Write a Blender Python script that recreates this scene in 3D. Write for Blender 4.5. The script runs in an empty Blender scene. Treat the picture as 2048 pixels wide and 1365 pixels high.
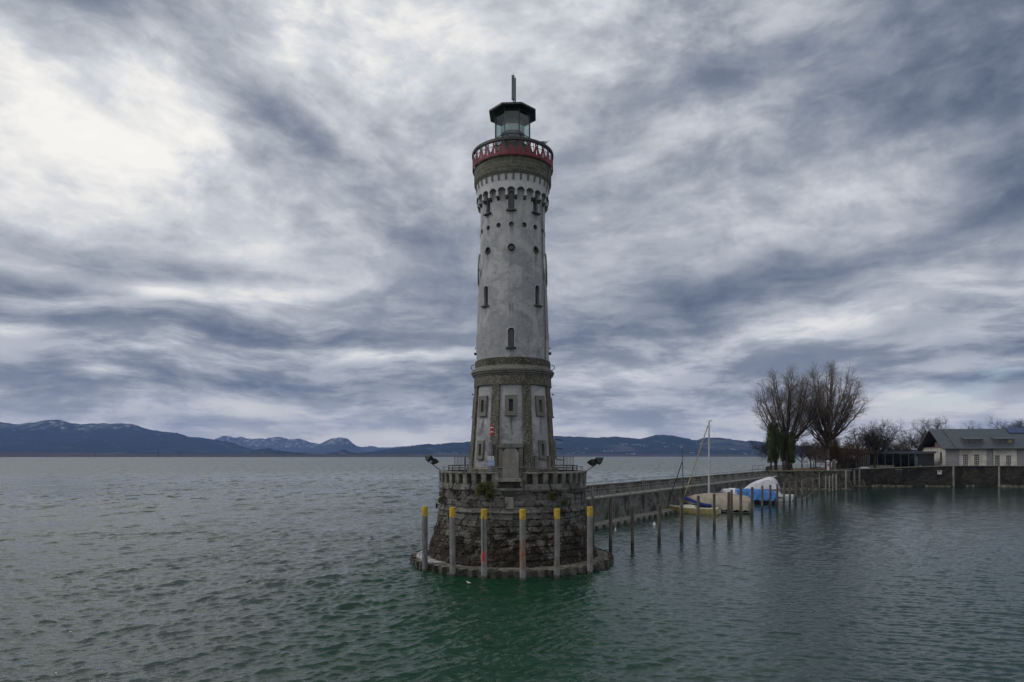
import bpy, math, random
import numpy as np
from mathutils import Vector, Matrix
R = math.radians
S = bpy.context.scene
COL = S.collection
rnd = random.Random(7)
rng = np.random.default_rng(11)

# ---------------------------------------------------------------- camera
CAMZ = 8.28
F = 1300.0                      # focal length in pixels of a 2048 px wide frame
HY = 912.5                      # horizon row
cam = bpy.data.cameras.new('camera'); cam_o = bpy.data.objects.new('camera', cam); COL.objects.link(cam_o)
cam_o.location = (0, 0, CAMZ); cam_o.rotation_euler = (R(90), 0, 0)
cam.sensor_width = 36.0; cam.lens = 36.0 * F / 2048
cam.shift_y = (HY - 682.5) / 2048
cam.clip_start = 0.5; cam.clip_end = 80000
S.camera = cam_o
S.view_settings.view_transform = 'Standard'; S.view_settings.look = 'None'
S.view_settings.gamma = 1.0; S.view_settings.exposure = 0.0
S.cycles.use_denoising = True
S.cycles.max_bounces = 6; S.cycles.diffuse_bounces = 3; S.cycles.glossy_bounces = 3
S.cycles.transmission_bounces = 4; S.cycles.transparent_max_bounces = 16; S.cycles.volume_bounces = 0
S.cycles.sample_clamp_indirect = 4.0

# ---------------------------------------------------------------- node helper
class NT:
    def __init__(s, nt): s.t = nt
    def n(s, typ, inp=None, **kw):
        nd = s.t.nodes.new(typ)
        for k, v in kw.items(): setattr(nd, k, v)
        for k, v in (inp or {}).items():
            if isinstance(v, bpy.types.NodeSocket): s.t.links.new(v, nd.inputs[k])
            else: nd.inputs[k].default_value = v
        return nd
    def m(s, op, a, b=None, c=None, clamp=False):
        inp = {0: a}
        if b is not None: inp[1] = b
        if c is not None: inp[2] = c
        nd = s.n('ShaderNodeMath', inp, operation=op); nd.use_clamp = clamp
        return nd.outputs[0]
    def vm(s, op, a, b=None, scale=None):
        inp = {0: a}
        if b is not None: inp[1] = b
        if scale is not None: inp['Scale'] = scale
        nd = s.n('ShaderNodeVectorMath', inp, operation=op)
        return nd.outputs['Value' if op in ('LENGTH', 'DOT_PRODUCT') else 'Vector']
    def noise(s, vec, scale, detail=4, rough=.55, dist=0.0):
        nd = s.n('ShaderNodeTexNoise', {'Scale': scale, 'Detail': detail, 'Roughness': rough, 'Distortion': dist})
        if vec is not None: s.t.links.new(vec, nd.inputs['Vector'])
        return nd.outputs[0]
    def ramp(s, fac, stops, interp='LINEAR'):
        nd = s.n('ShaderNodeValToRGB', {0: fac}); cr = nd.color_ramp; cr.interpolation = interp
        while len(cr.elements) < len(stops): cr.elements.new(0.5)
        for e, (p, c) in zip(cr.elements, stops):
            e.position = p; e.color = (c[0], c[1], c[2], 1) if hasattr(c, '__len__') else (c, c, c, 1)
        return nd.outputs[0]
    def mix(s, f, a, b, mode='MIX'):
        nd = s.n('ShaderNodeMix', data_type='RGBA', blend_type=mode)
        for k, v in ((0, f), (6, a), (7, b)):
            if isinstance(v, bpy.types.NodeSocket): s.t.links.new(v, nd.inputs[k])
            else: nd.inputs[k].default_value = (v if k == 0 else (v[0], v[1], v[2], 1))
        return nd.outputs[2]
    def mr(s, v, a, b, c=0.0, d=1.0, smooth=True):
        nd = s.n('ShaderNodeMapRange', {0: v, 1: a, 2: b, 3: c, 4: d})
        nd.interpolation_type = 'SMOOTHSTEP' if smooth else 'LINEAR'
        return nd.outputs[0]
def lin(r, g, b):
    f = lambda c: ((c/255 + .055)/1.055)**2.4 if c > 10 else c/255/12.92
    return (f(r), f(g), f(b))

# ---------------------------------------------------------------- sky (world)
SUN_EL, SUN_AZ = 40.0, -100.0       # azimuth measured from +Y towards +X
W = bpy.data.worlds.new('World'); S.world = W; W.use_nodes = True
W.node_tree.nodes.clear(); T = NT(W.node_tree)
gen = T.n('ShaderNodeTexCoord').outputs['Generated']
d = T.vm('NORMALIZE', gen)
sx = T.n('ShaderNodeSeparateXYZ', {0: d}); X, Y, Z = sx.outputs
hor = T.m('SQRT', T.m('ADD', T.m('MULTIPLY', X, X), T.m('MULTIPLY', Y, Y)))
az = T.m('ARCTAN2', X, Y)
el = T.m('DIVIDE', Z, T.m('MAXIMUM', hor, 0.02))
# cloud layer as seen from below
zz = T.m('ADD', T.m('MAXIMUM', Z, 0.0), 0.10)
pl = T.n('ShaderNodeCombineXYZ', {0: T.m('DIVIDE', X, zz), 1: T.m('DIVIDE', Y, zz), 2: 0.0}).outputs[0]
sph = T.n('ShaderNodeCombineXYZ', {0: az, 1: el, 2: 0.0}).outputs[0]
wn = T.n('ShaderNodeTexNoise', {'Vector': T.vm('MULTIPLY', gen, (1, 1, 1.3)), 'Scale': 3.4, 'Detail': 3.0, 'Roughness': .5}).outputs[1]
warp = T.vm('SUBTRACT', wn, (0.5, 0.5, 0.5))
wamt = T.m('ADD', .32, T.m('MULTIPLY', T.mr(el, .05, .55), .68))
SV = T.vm('ADD', sph, T.vm('MULTIPLY', T.vm('SCALE', warp, scale=wamt), (0.26, 0.17, 0.0)))
def blob(px, py, sx_, sy_, rot, amp):
    a = math.atan((px - 1024) / F); e = (HY - py) / F * math.cos(a)
    k = math.cos(a)
    mp = T.n('ShaderNodeMapping', {'Vector': SV, 'Location': (a, e, 0), 'Rotation': (0, 0, R(rot)),
             'Scale': (sx_/F*k, sy_/F*k, 1)}, vector_type='TEXTURE').outputs[0]
    return T.mr(T.vm('LENGTH', mp), 1.0, 0.0, 0.0, amp)
BLOBS = [  # px, py, half sizes, tilt, amplitude
 (220, 330, 760, 380, -20, .24), (40, 430, 340, 170, 0, .06), (180, 300, 160, 110, -30, .05), (340, 180, 120, 260, 30, .10), (640, 60, 420, 220, 0, .14), (250, -560, 900, 560, 0, .24), (-500, -1350, 1500, 1150, 0, .55),  # blobs above the frame are added to brighten the water reflections
 (170, 20, 300, 120, -14, -.19), (20, 120, 120, 160, 0, .10), (470, 180, 90, 130, 38, -.08), (540, 230, 100, 70, -50, -.07), (640, 290, 150, 60, -42, -.13), (760, 200, 200, 160, 0, .06), (700, 400, 240, 90, -15, .08),
 (830, 500, 180, 60, -8, -.13), (760, 470, 160, 50, -30, -.06), (330, 545, 600, 50, -4, -.18), (30, 570, 200, 34, 0, -.18), (470, 590, 300, 34, 6, .26),
 (150, 612, 260, 28, 0, .24), (20, 650, 120, 24, 0, .18), (430, 655, 640, 48, -3, -.24), (860, 615, 260, 90, 8, -.14),
 (760, 708, 330, 24, 0, .26), (40, 758, 230, 44, 0, -.24), (190, 752, 110, 24, 0, .30), (420, 715, 260, 20, 0, .14),
 (520, 770, 420, 34, 0, -.14), (860, 775, 240, 40, 0, -.14), (400, 835, 900, 30, 0, -.06),
 (860, 120, 480, 230, 0, .14), (960, 320, 240, 160, 0, .10), (1100, 60, 260, 300, 0, .12),
 (1560, 120, 420, 150, 18, -.10), (2060, 60, 460, 400, 30, -.21), (1740, 150, 320, 150, 20, -.09), (1330, 280, 230, 120, 10, .14), (1560, 400, 460, 120, 14, .12),
 (1240, 520, 190, 120, 20, -.06), (1340, 630, 560, 80, 12, -.19), (1830, 490, 420, 50, 18, -.12), (1830, 600, 460, 60, 12, .14),
 (1230, 755, 230, 36, 0, .14), (1640, 660, 420, 50, 12, .08), (1980, 690, 260, 34, 8, -.10), (1850, 810, 420, 60, 3, .16), (1400, 830, 300, 35, 0, -.04),
 (2080, 330, 190, 260, 0, -.10), (1990, 752, 260, 20, 3, -.16),
]
acc = 0.635
for b in BLOBS: acc = T.m('ADD', acc, blob(*b))
# unseen sky behind the camera, brightened to light the tower front
back = T.mr(Y, 0.1, -0.6, 0.0, 0.20)
acc = T.m('ADD', acc, back)
# streaky, clumpy cloud texture on the flattened cloud layer
zs2 = T.m('ADD', T.m('MAXIMUM', Z, 0.0), 0.24)
pl2 = T.n('ShaderNodeCombineXYZ', {0: T.m('DIVIDE', X, zs2), 1: T.m('DIVIDE', Y, zs2), 2: 0.0}).outputs[0]
mpl = T.n('ShaderNodeMapping', {'Vector': T.vm('ADD', pl2, T.vm('MULTIPLY', warp, (0.35, 0.35, 0))), 'Rotation': (0, 0, R(38)), 'Scale': (1.0, 0.62, 1)}).outputs[0]
n1 = T.noise(mpl, 2.3, 10, .55, .0)
def bank(rot, sc, loc, scale, dist):
    v = T.n('ShaderNodeMapping', {'Vector': T.vm('ADD', sph, T.vm('MULTIPLY', warp, (0.16, 0.11, 0.0))), 'Location': loc, 'Rotation': (0, 0, R(rot)), 'Scale': sc}).outputs[0]
    return T.noise(v, scale, 12, .60, dist)
side = T.mr(az, -.22, .16)
nL = bank(46, (1.0, 1.7, 1), (3.1, 7.7, 0), 5.2, .0); nR = bank(-18, (1.0, 2.0, 1), (5.3, 1.9, 0), 4.8, .0)
n2 = T.n('ShaderNodeMix', {0: side, 2: nL, 3: nR}, data_type='FLOAT').outputs[0]
nf = bank(10, (1.0, 1.5, 1), (8.8, 2.2, 0), 12.0, .0)
mp3 = T.n('ShaderNodeMapping', {'Vector': SV, 'Rotation': (0, 0, R(3)), 'Scale': (1.0, 4.2, 1)}).outputs[0]
n3 = T.noise(mp3, 6.2, 12, .62, .1)          # flat bars of cloud towards the horizon
low = T.mr(el, .36, .10)
hi = T.m('SUBTRACT', 1.0, T.m('MULTIPLY', low, .75))
sh_ = lambda v: T.m('SUBTRACT', T.mr(v, .34, .66), .5)
fine = T.m('ADD', T.m('MULTIPLY', sh_(n1), .09), T.m('MULTIPLY', sh_(n2), T.m('MULTIPLY', hi, .175)))
fine = T.m('ADD', fine, T.m('MULTIPLY', sh_(nf), T.m('MULTIPLY', hi, .115)))
fine = T.m('ADD', fine, T.m('MULTIPLY', T.m('MULTIPLY', T.m('SUBTRACT', T.mr(n3, .39, .61), .5), low), .24))
L = T.m('ADD', T.m('ADD', acc, fine), T.mr(el, .12, .0, .0, .36))
stops = [(0.0, lin(50, 60, 80)), (.30, lin(90, 101, 121)), (.45, lin(120, 130, 147)), (.58, lin(150, 157, 168)), (.70, lin(181, 186, 194)),
         (.82, lin(211, 214, 220)), (.92, lin(240, 239, 237)), (1.0, lin(255, 253, 248))]
cc = T.ramp(L, stops)
# thin gaps with blue sky low on the right
nish = T.n('ShaderNodeTexSky', sky_type='NISHITA'); nish.sun_disc = False
nish.sun_elevation = R(SUN_EL); nish.sun_rotation = R(SUN_AZ)
K = 0.1                                            # Background strength
gap = T.m('MULTIPLY', T.mr(n1, .50, .62), T.m('ADD', blob(1960, 755, 420, 95, 6, .55), blob(950, 230, 280, 110, 0, .30)), clamp=True)
hdr = T.m('ADD', 1.0, T.m('MULTIPLY', T.m('MAXIMUM', T.m('SUBTRACT', L, 1.05), 0.0), 1.0))     # unseen sky glow above upper left, added to brighten the water
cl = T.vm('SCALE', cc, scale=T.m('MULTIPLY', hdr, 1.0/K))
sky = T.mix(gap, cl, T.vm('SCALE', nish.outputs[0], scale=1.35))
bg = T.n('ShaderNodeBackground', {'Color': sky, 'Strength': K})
T.n('ShaderNodeOutputWorld', {'Surface': bg.outputs[0]})

# ---------------------------------------------------------------- sun (veiled by cloud)
sl = bpy.data.lights.new('sun', 'SUN'); sl.energy = 1.15; sl.angle = R(20); sl.color = (1, .96, .9)
so = bpy.data.objects.new('sun', sl); COL.objects.link(so)
sd = Vector((math.sin(R(SUN_AZ))*math.cos(R(SUN_EL)), math.cos(R(SUN_AZ))*math.cos(R(SUN_EL)), math.sin(R(SUN_EL))))
so.rotation_euler = sd.to_track_quat('Z', 'Y').to_euler(); so.location = (0, -20, 60)

# ---------------------------------------------------------------- value noise (numpy)
def _h(i, j, k, s):
    n = (i*374761393 + j*668265263 + k*2147483647 + s*1274126177) & 0xffffffff
    n = ((n ^ (n >> 13)) * 1274126177) & 0xffffffff
    return ((n ^ (n >> 16)) & 0xffff) / 65535.0
def vnoise(x, y, z=0.0, s=0):
    x = np.asarray(x, float); y = np.asarray(y, float); z = np.broadcast_to(np.asarray(z, float), x.shape)
    i, j, k = np.floor(x).astype(np.int64), np.floor(y).astype(np.int64), np.floor(z).astype(np.int64)
    f, g, h = x-i, y-j, z-k
    f, g, h = f*f*(3-2*f), g*g*(3-2*g), h*h*(3-2*h)
    r = 0
    for a in (0, 1):
        for b in (0, 1):
            for c in (0, 1):
                r = r + _h(i+a, j+b, k+c, s)*(f if a else 1-f)*(g if b else 1-g)*(h if c else 1-h)
    return r*2-1
def fbm(x, y, z=0.0, o=5, s=0, g=.5):
    r, a, t = 0, 1, 0
    for q in range(o):
        r = r + a*vnoise(np.asarray(x)*2**q, np.asarray(y)*2**q, np.asarray(z)*2**q, s+q); t += a; a *= g
    return r/t

# ---------------------------------------------------------------- mesh builder
class MB:
    def __init__(s): s.v, s.f, s.uv, s.n = [], [], {}, 0
    def add(s, vs, fs):
        o = s.n; s.v.extend([tuple(p) for p in vs]); s.n += len(vs)
        s.f.extend([tuple(i+o for i in f) for f in fs]); return o
    def obox(s, c, ax, hs):
        c = Vector(c); ax = [Vector(a).normalized() for a in ax]
        vs = [c + ax[0]*hs[0]*i + ax[1]*hs[1]*j + ax[2]*hs[2]*k for k in (-1, 1) for j in (-1, 1) for i in (-1, 1)]
        s.add(vs, [(0, 2, 3, 1), (4, 5, 7, 6), (0, 1, 5, 4), (2, 6, 7, 3), (0, 4, 6, 2), (1, 3, 7, 5)]); return s
    def box(s, x0, x1, y0, y1, z0, z1):
        return s.obox(((x0+x1)/2, (y0+y1)/2, (z0+z1)/2), ((1, 0, 0), (0, 1, 0), (0, 0, 1)), (abs(x1-x0)/2, abs(y1-y0)/2, abs(z1-z0)/2))
    def tube(s, pts, r, n=8, cap=True, closed=False):
        pts = [Vector(p) for p in pts]; m = len(pts)
        rr = r if hasattr(r, '__len__') else [r]*m
        rings = []; up = None
        for i, p in enumerate(pts):
            if closed: t = pts[(i+1) % m] - pts[i-1]
            else: t = pts[min(i+1, m-1)] - pts[max(i-1, 0)]
            t.normalize()
            a = t.cross(Vector((0, 0, 1)) if abs(t.z) < .95 else Vector((1, 0, 0))) if up is None else up - t*up.dot(t)
            a.normalize(); up = a; b = t.cross(a)
            rings.append([p + (a*math.cos(2*math.pi*q/n) + b*math.sin(2*math.pi*q/n))*rr[i] for q in range(n)])
        vs = [v for g in rings for v in g]; fs = []
        for i in range(m if closed else m-1):
            i2 = (i+1) % m
            for q in range(n): fs.append((i*n+q, i*n+(q+1) % n, i2*n+(q+1) % n, i2*n+q))
        if cap and not closed: fs += [tuple(range(n))[::-1], tuple((m-1)*n+q for q in range(n))]
        s.add(vs, fs); return s
    def lathe(s, prof, n=64, c=(0, 0), a0=0.0, a1=360.0, cap=True, rot=0.0):
        full = abs(a1-a0-360) < 1e-6; m = n if full else n+1
        vs = []; uv = []; o = s.n
        vl = [0.0]
        for (r1, z1), (r2, z2) in zip(prof, prof[1:]): vl.append(vl[-1] + math.hypot(r2-r1, z2-z1))
        for i, (r, z) in enumerate(prof):
            for q in range(m):
                a = R(a0 + (a1-a0)*q/n + rot); vs.append((c[0]+r*math.sin(a), c[1]-r*math.cos(a), z))
        fs = []
        rmax = max(r for r, z in prof)
        for i in range(len(prof)-1):
            for q in range(n):
                q2 = (q+1) % m if full else q+1
                fs.append((i*m+q, i*m+q2, (i+1)*m+q2, (i+1)*m+q))
                u0, u1 = R(a0+(a1-a0)*q/n)*rmax, R(a0+(a1-a0)*(q+1)/n)*rmax
                s.uv[len(s.f)+len(fs)-1] = ((u0, prof[i][1]), (u1, prof[i][1]), (u1, prof[i+1][1]), (u0, prof[i+1][1]))
        if cap and full:
            if prof[0][0] > 1e-4: fs.append(tuple(range(m))[::-1])
            if prof[-1][0] > 1e-4: fs.append(tuple((len(prof)-1)*m+q for q in range(m)))
        s.add(vs, fs); return s
    def prism(s, poly, origin, ux, uy, uz, depth):
        """poly = 2-D outline in (ux,uy), extruded along uz by depth"""
        o = Vector(origin); ux, uy, uz = Vector(ux), Vector(uy), Vector(uz)
        n = len(poly)
        vs = [o+ux*a+uy*b for a, b in poly] + [o+ux*a+uy*b+uz*depth for a, b in poly]
        fs = [tuple(range(n))[::-1], tuple(range(n, 2*n))] + [(i, (i+1) % n, n+(i+1) % n, n+i) for i in range(n)]
        s.add(vs, fs); return s
    def loft(s, secs, closed=False, caps=True):
        n = len(secs[0]); vs = [p for g in secs for p in g]; fs = []
        for i in range(len(secs)-1):
            for q in range(n if closed else n-1):
                fs.append((i*n+q, i*n+(q+1) % n, (i+1)*n+(q+1) % n, (i+1)*n+q))
        if caps: fs += [tuple(range(n))[::-1], tuple((len(secs)-1)*n+q for q in range(n))]
        s.add(vs, fs); return s
    def build(s, name, mat, parent=None, smooth=False, loc=None):
        me = bpy.data.meshes.new(name); me.from_pydata(s.v, [], s.f)
        if s.uv:
            ul = me.uv_layers.new(name='UVMap'); arr = np.zeros((len(me.loops), 2), np.float32); k = 0
            for fi, p in enumerate(me.polygons):
                u = s.uv.get(fi)
                if u is not None:
                    for t in range(p.loop_total): arr[p.loop_start+t] = u[t % len(u)]
            ul.data.foreach_set('uv', arr.ravel())
        me.materials.append(mat)
        import bmesh
        bm = bmesh.new(); bm.from_mesh(me); bmesh.ops.recalc_face_normals(bm, faces=bm.faces); bm.to_mesh(me); bm.free()
        if smooth:
            me.polygons.foreach_set('use_smooth', [True]*len(me.polygons)); me.set_sharp_from_angle(angle=R(35))
        me.update()
        o = bpy.data.objects.new(name, me); COL.objects.link(o)
        if parent is not None: o.parent = parent
        if loc is not None: o.location = loc
        return o
def raw_mesh(name, V, Fq, mat, parent=None, smooth=False, attrs=None):
    me = bpy.data.meshes.new(name); V = np.asarray(V, np.float32); Fq = np.asarray(Fq, np.int32)
    me.vertices.add(len(V)); me.vertices.foreach_set('co', V.ravel())
    k = Fq.shape[1]
    me.loops.add(Fq.size); me.loops.foreach_set('vertex_index', Fq.ravel())
    me.polygons.add(len(Fq)); me.polygons.foreach_set('loop_start', np.arange(0, Fq.size, k, dtype=np.int32))
    if smooth: me.polygons.foreach_set('use_smooth', np.ones(len(Fq), bool))
    me.update(calc_edges=True)
    for a, val in (attrs or {}).items():
        at = me.attributes.new(a, 'FLOAT', 'POINT'); at.data.foreach_set('value', np.asarray(val, np.float32))
    me.materials.append(mat); me.validate()
    o = bpy.data.objects.new(name, me); COL.objects.link(o)
    if parent is not None: o.parent = parent
    return o
def gridfaces(nr, nc, wrap=False):
    i = np.arange(nr-1)[:, None]; j = np.arange(nc if wrap else nc-1)[None, :]; j2 = (j+1) % nc
    return np.stack([i*nc+j, i*nc+j2, (i+1)*nc+j2, (i+1)*nc+j], -1).reshape(-1, 4)
def tag(o, label=None, cat=None, group=None, kind=None):
    if label: o['label'] = label
    if cat: o['category'] = cat
    if group: o['group'] = group
    if kind: o['kind'] = kind
    return o
def thing(name, label, cat, loc=(0, 0, 0), rz=0.0, group=None):
    o = bpy.data.objects.new(name, None); o.empty_display_size = .3; COL.objects.link(o)
    o.location = loc; o.rotation_euler = (0, 0, rz); return tag(o, label, cat, group)
def dup(root, loc=None, rz=None, label=None):
    r = root.copy(); COL.objects.link(r)
    if loc is not None: r.location = loc
    if rz is not None: r.rotation_euler = (0, 0, rz)
    if label: r['label'] = label
    for ch in list(root.children):
        c = ch.copy(); COL.objects.link(c); c.parent = r
        for g in ch.children:
            e = g.copy(); COL.objects.link(e); e.parent = c
    return r
def inst(src, name, parent, rz=0.0, loc=None):
    c = src.copy(); c.name = name; COL.objects.link(c); c.parent = parent; c.rotation_euler = (0, 0, rz)
    if loc is not None: c.location = loc
    return c
def pol(phi, r, z): a = R(phi); return Vector((r*math.sin(a), -r*math.cos(a), z))
def frame(phi):    # tangent (to the right as seen from outside), up, outward
    a = R(phi); return Vector((math.cos(a), math.sin(a), 0)), Vector((0, 0, 1)), Vector((math.sin(a), -math.cos(a), 0))
def cut(o, cutter_mb):
    c = cutter_mb.build('cutter', M['dark']); md = o.modifiers.new('b', 'BOOLEAN'); md.operation = 'DIFFERENCE'; md.object = c; md.solver = 'EXACT'
    if o.parent: c.parent = o.parent
    bpy.context.view_layer.update(); dg = bpy.context.evaluated_depsgraph_get()
    me = bpy.data.meshes.new_from_object(o.evaluated_get(dg)); o.modifiers.clear(); old = o.data; o.data = me
    me.name = old.name; cm = c.data; bpy.data.objects.remove(c); bpy.data.meshes.remove(cm)
    while len(me.materials) > 1: me.materials.pop()
    return o
def arch_poly(w, h, n=8):   # width w, total height h, semicircular head, origin bottom centre
    r = w/2; return [(-r, 0), (r, 0)] + [(r*math.cos(math.pi*i/n), h-r+r*math.sin(math.pi*i/n)) for i in range(n+1)]
def disc_poly(r, n=20): return [(r*math.cos(2*math.pi*i/n), r*math.sin(2*math.pi*i/n)) for i in range(n)]

# ---------------------------------------------------------------- materials
M = {}
def mat(name, c1, c2=None, scale=3.0, rough=.8, bump=0.0, bscale=None, metal=0.0, c3=None, s3=None, streak=False, detail=6, emit=None, coords='Object', lohi=(.38, .62)):
    m = bpy.data.materials.new(name); m.use_nodes = True; m.node_tree.nodes.clear(); t = NT(m.node_tree)
    tc = t.n('ShaderNodeTexCoord').outputs[coords]
    oi = t.n('ShaderNodeObjectInfo').outputs['Random']
    vec = t.vm('ADD', tc, t.vm('SCALE', (17.0, 9.0, 5.0), scale=oi))
    if streak: vec = t.vm('MULTIPLY', vec, (1, 1, .18))
    col = (*c1, 1)
    if c2 is not None: col = t.mix(t.mr(t.noise(vec, scale, detail, .6, .3), *lohi), c1, c2)
    if c3 is not None:
        col = t.mix(t.mr(t.noise(t.vm('ADD', tc, (5., 3., 8.)), s3 or scale*.3, 5, .65, .5), .48, .62), col if c2 is not None else c1, c3)
    p = t.n('ShaderNodeBsdfPrincipled', {'Base Color': col, 'Roughness': rough, 'Metallic': metal})
    if bump:
        b = t.n('ShaderNodeBump', {'Height': t.noise(tc, bscale or scale*4, 6, .65), 'Strength': min(bump, 1.0), 'Distance': .03*max(1, bump)})
        t.t.links.new(b.outputs[0], p.inputs['Normal'])
    if emit: p.inputs['Emission Color'].default_value = (*emit[0], 1); p.inputs['Emission Strength'].default_value = emit[1]
    t.n('ShaderNodeOutputMaterial', {0: p.outputs[0]})
    M[name] = m; return m
mat('dark', (.012, .013, .015), rough=.5)
mat('black_metal', (.018, .022, .022), (.035, .038, .036), 6, .55)
mat('green_metal', (.012, .05, .034), (.018, .035, .028), 5, .5)
mat('red_paint', (.20, .018, .032), (.14, .016, .026), 6, .6, c3=(.08, .022, .024), s3=1.5)
mat('grey_metal', (.16, .17, .18), (.09, .095, .10), 4, .5)
mat('antenna', (.10, .11, .14), (.08, .09, .11), 3, .5)
mat('galv', (.22, .23, .23), (.12, .12, .115), 5, .55)
mat('concrete', (.20, .195, .175), (.10, .095, .082), 1.1, .9, .5, 14, c3=(.035, .035, .028), s3=.5)
mat('concrete_dark', (.105, .10, .085), (.05, .046, .038), 1.6, .95, .7, 12, c3=(.02, .021, .016), s3=.7)
mat('concrete_fill', (.24, .215, .165), (.11, .098, .075), 1.6, .9, .8, 10, c3=(.05, .045, .033), s3=.6)
mat('step_light', (.24, .24, .21), (.13, .125, .10), 2.5, .9, .4, 16)
mat('wood_post', (.115, .10, .085), (.05, .045, .038), 3, .9, .4, 18, streak=True)
mat('wood_post_wet', (.022, .02, .02), (.035, .03, .026), 5, .35)
mat('pale_post', (.24, .235, .215), (.13, .125, .11), 3, .9, .3, 18, streak=True)
mat('yellow_paint', (.53, .35, .018), (.40, .26, .02), 3, .6, c3=(.30, .21, .05), s3=5)
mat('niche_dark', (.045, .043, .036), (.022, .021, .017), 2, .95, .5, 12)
mat('column_blue', (.12, .14, .20), (.09, .10, .15), 3, .5)
mat('rust', (.16, .055, .022), (.07, .03, .016), 8, .9)
mat('white_gel', (.62, .63, .64), (.50, .51, .52), 2, .35)
mat('hull_yellow', (.37, .32, .15), (.28, .24, .11), 2, .4)
mat('deck_cream', (.50, .49, .42), (.38, .37, .31), 4, .6)
mat('hull_black', (.02, .022, .026), rough=.4)
mat('tarp_beige', (.30, .26, .205), (.23, .20, .16), 1.6, .85, .6, 3)
mat('tarp_blue', (.025, .15, .42), (.02, .10, .30), 1.6, .5, .8, 3)
mat('tarp_navy', (.008, .028, .20), (.008, .02, .13), 2, .7, .5, 6)
mat('tarp_white', (.56, .56, .60), (.44, .44, .48), 1.4, .8, .7, 3)
mat('red_bottom', (.13, .028, .02), rough=.6)
mat('glass_dark', (.02, .024, .028), rough=.08)
mat('white_paint', (.62, .62, .60), (.45, .45, .43), 3, .6)
mat('spar_white', (.44, .45, .46), (.36, .37, .38), 2, .35, metal=.0)
mat('spar_tan', (.36, .30, .20), (.28, .23, .15), 3, .7)
mat('rope', (.30, .29, .26), rough=.9)
mat('bark', (.045, .036, .028), (.022, .018, .015), 2, .95, .5, 10)
mat('bark_pale', (.11, .085, .06), (.06, .045, .034), 2, .95, .5, 10)
mat('twig', (.040, .033, .028), (.028, .023, .021), 1, .95)
mat('twig_big', (.15, .125, .105), (.095, .078, .065), 1, .95)
mat('bark_mid', (.11, .085, .062), (.05, .04, .03), 2, .95, .5, 10)
mat('twig_red', (.14, .068, .042), (.09, .045, .03), 1, .95)
mat('twig_tan', (.10, .07, .045), (.06, .04, .03), 1, .95)
mat('thuja', (.055, .072, .018), (.022, .036, .011), 1.2, .9, c3=(.045, .048, .014), s3=.9)
mat('mole_concrete', (.15, .145, .13), (.07, .066, .058), 1.1, .9, .5, 14, c3=(.022, .022, .018), s3=.45)
mat('blind_grey', (.075, .09, .095), rough=.7)
mat('shrub', (.07, .085, .014), (.025, .04, .01), 5, .8, c3=(.13, .10, .02), s3=3)
mat('grass', (.05, .05, .022), (.085, .055, .028), .5, .95, c3=(.13, .07, .03), s3=.25)
mat('paving', (.24, .235, .22), (.17, .165, .155), .6, .9)
mat('roof_metal', (.058, .072, .084), (.046, .058, .07), .6, .45)
mat('wall_render', (.52, .50, .45), (.44, .42, .375), .7, .9, c3=(.34, .315, .28), s3=.35)
mat('wall_grey', (.22, .215, .225), (.19, .185, .195), .7, .9)
mat('interior_warm', (.30, .26, .13), (.12, .10, .06), 1.2, .9)
mat('solar', (.012, .035, .11), rough=.12)
mat('bird_white', (.7, .7, .7), rough=.8)
mat('bird_grey', (.28, .29, .31), rough=.8)
mat('sign_blue', (.28, .36, .55), (.24, .30, .45), 3, .5)
mat('sign_ink', (.015, .02, .07), rough=.6)
mat('red_gloss', (.42, .02, .015), rough=.45)

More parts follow.
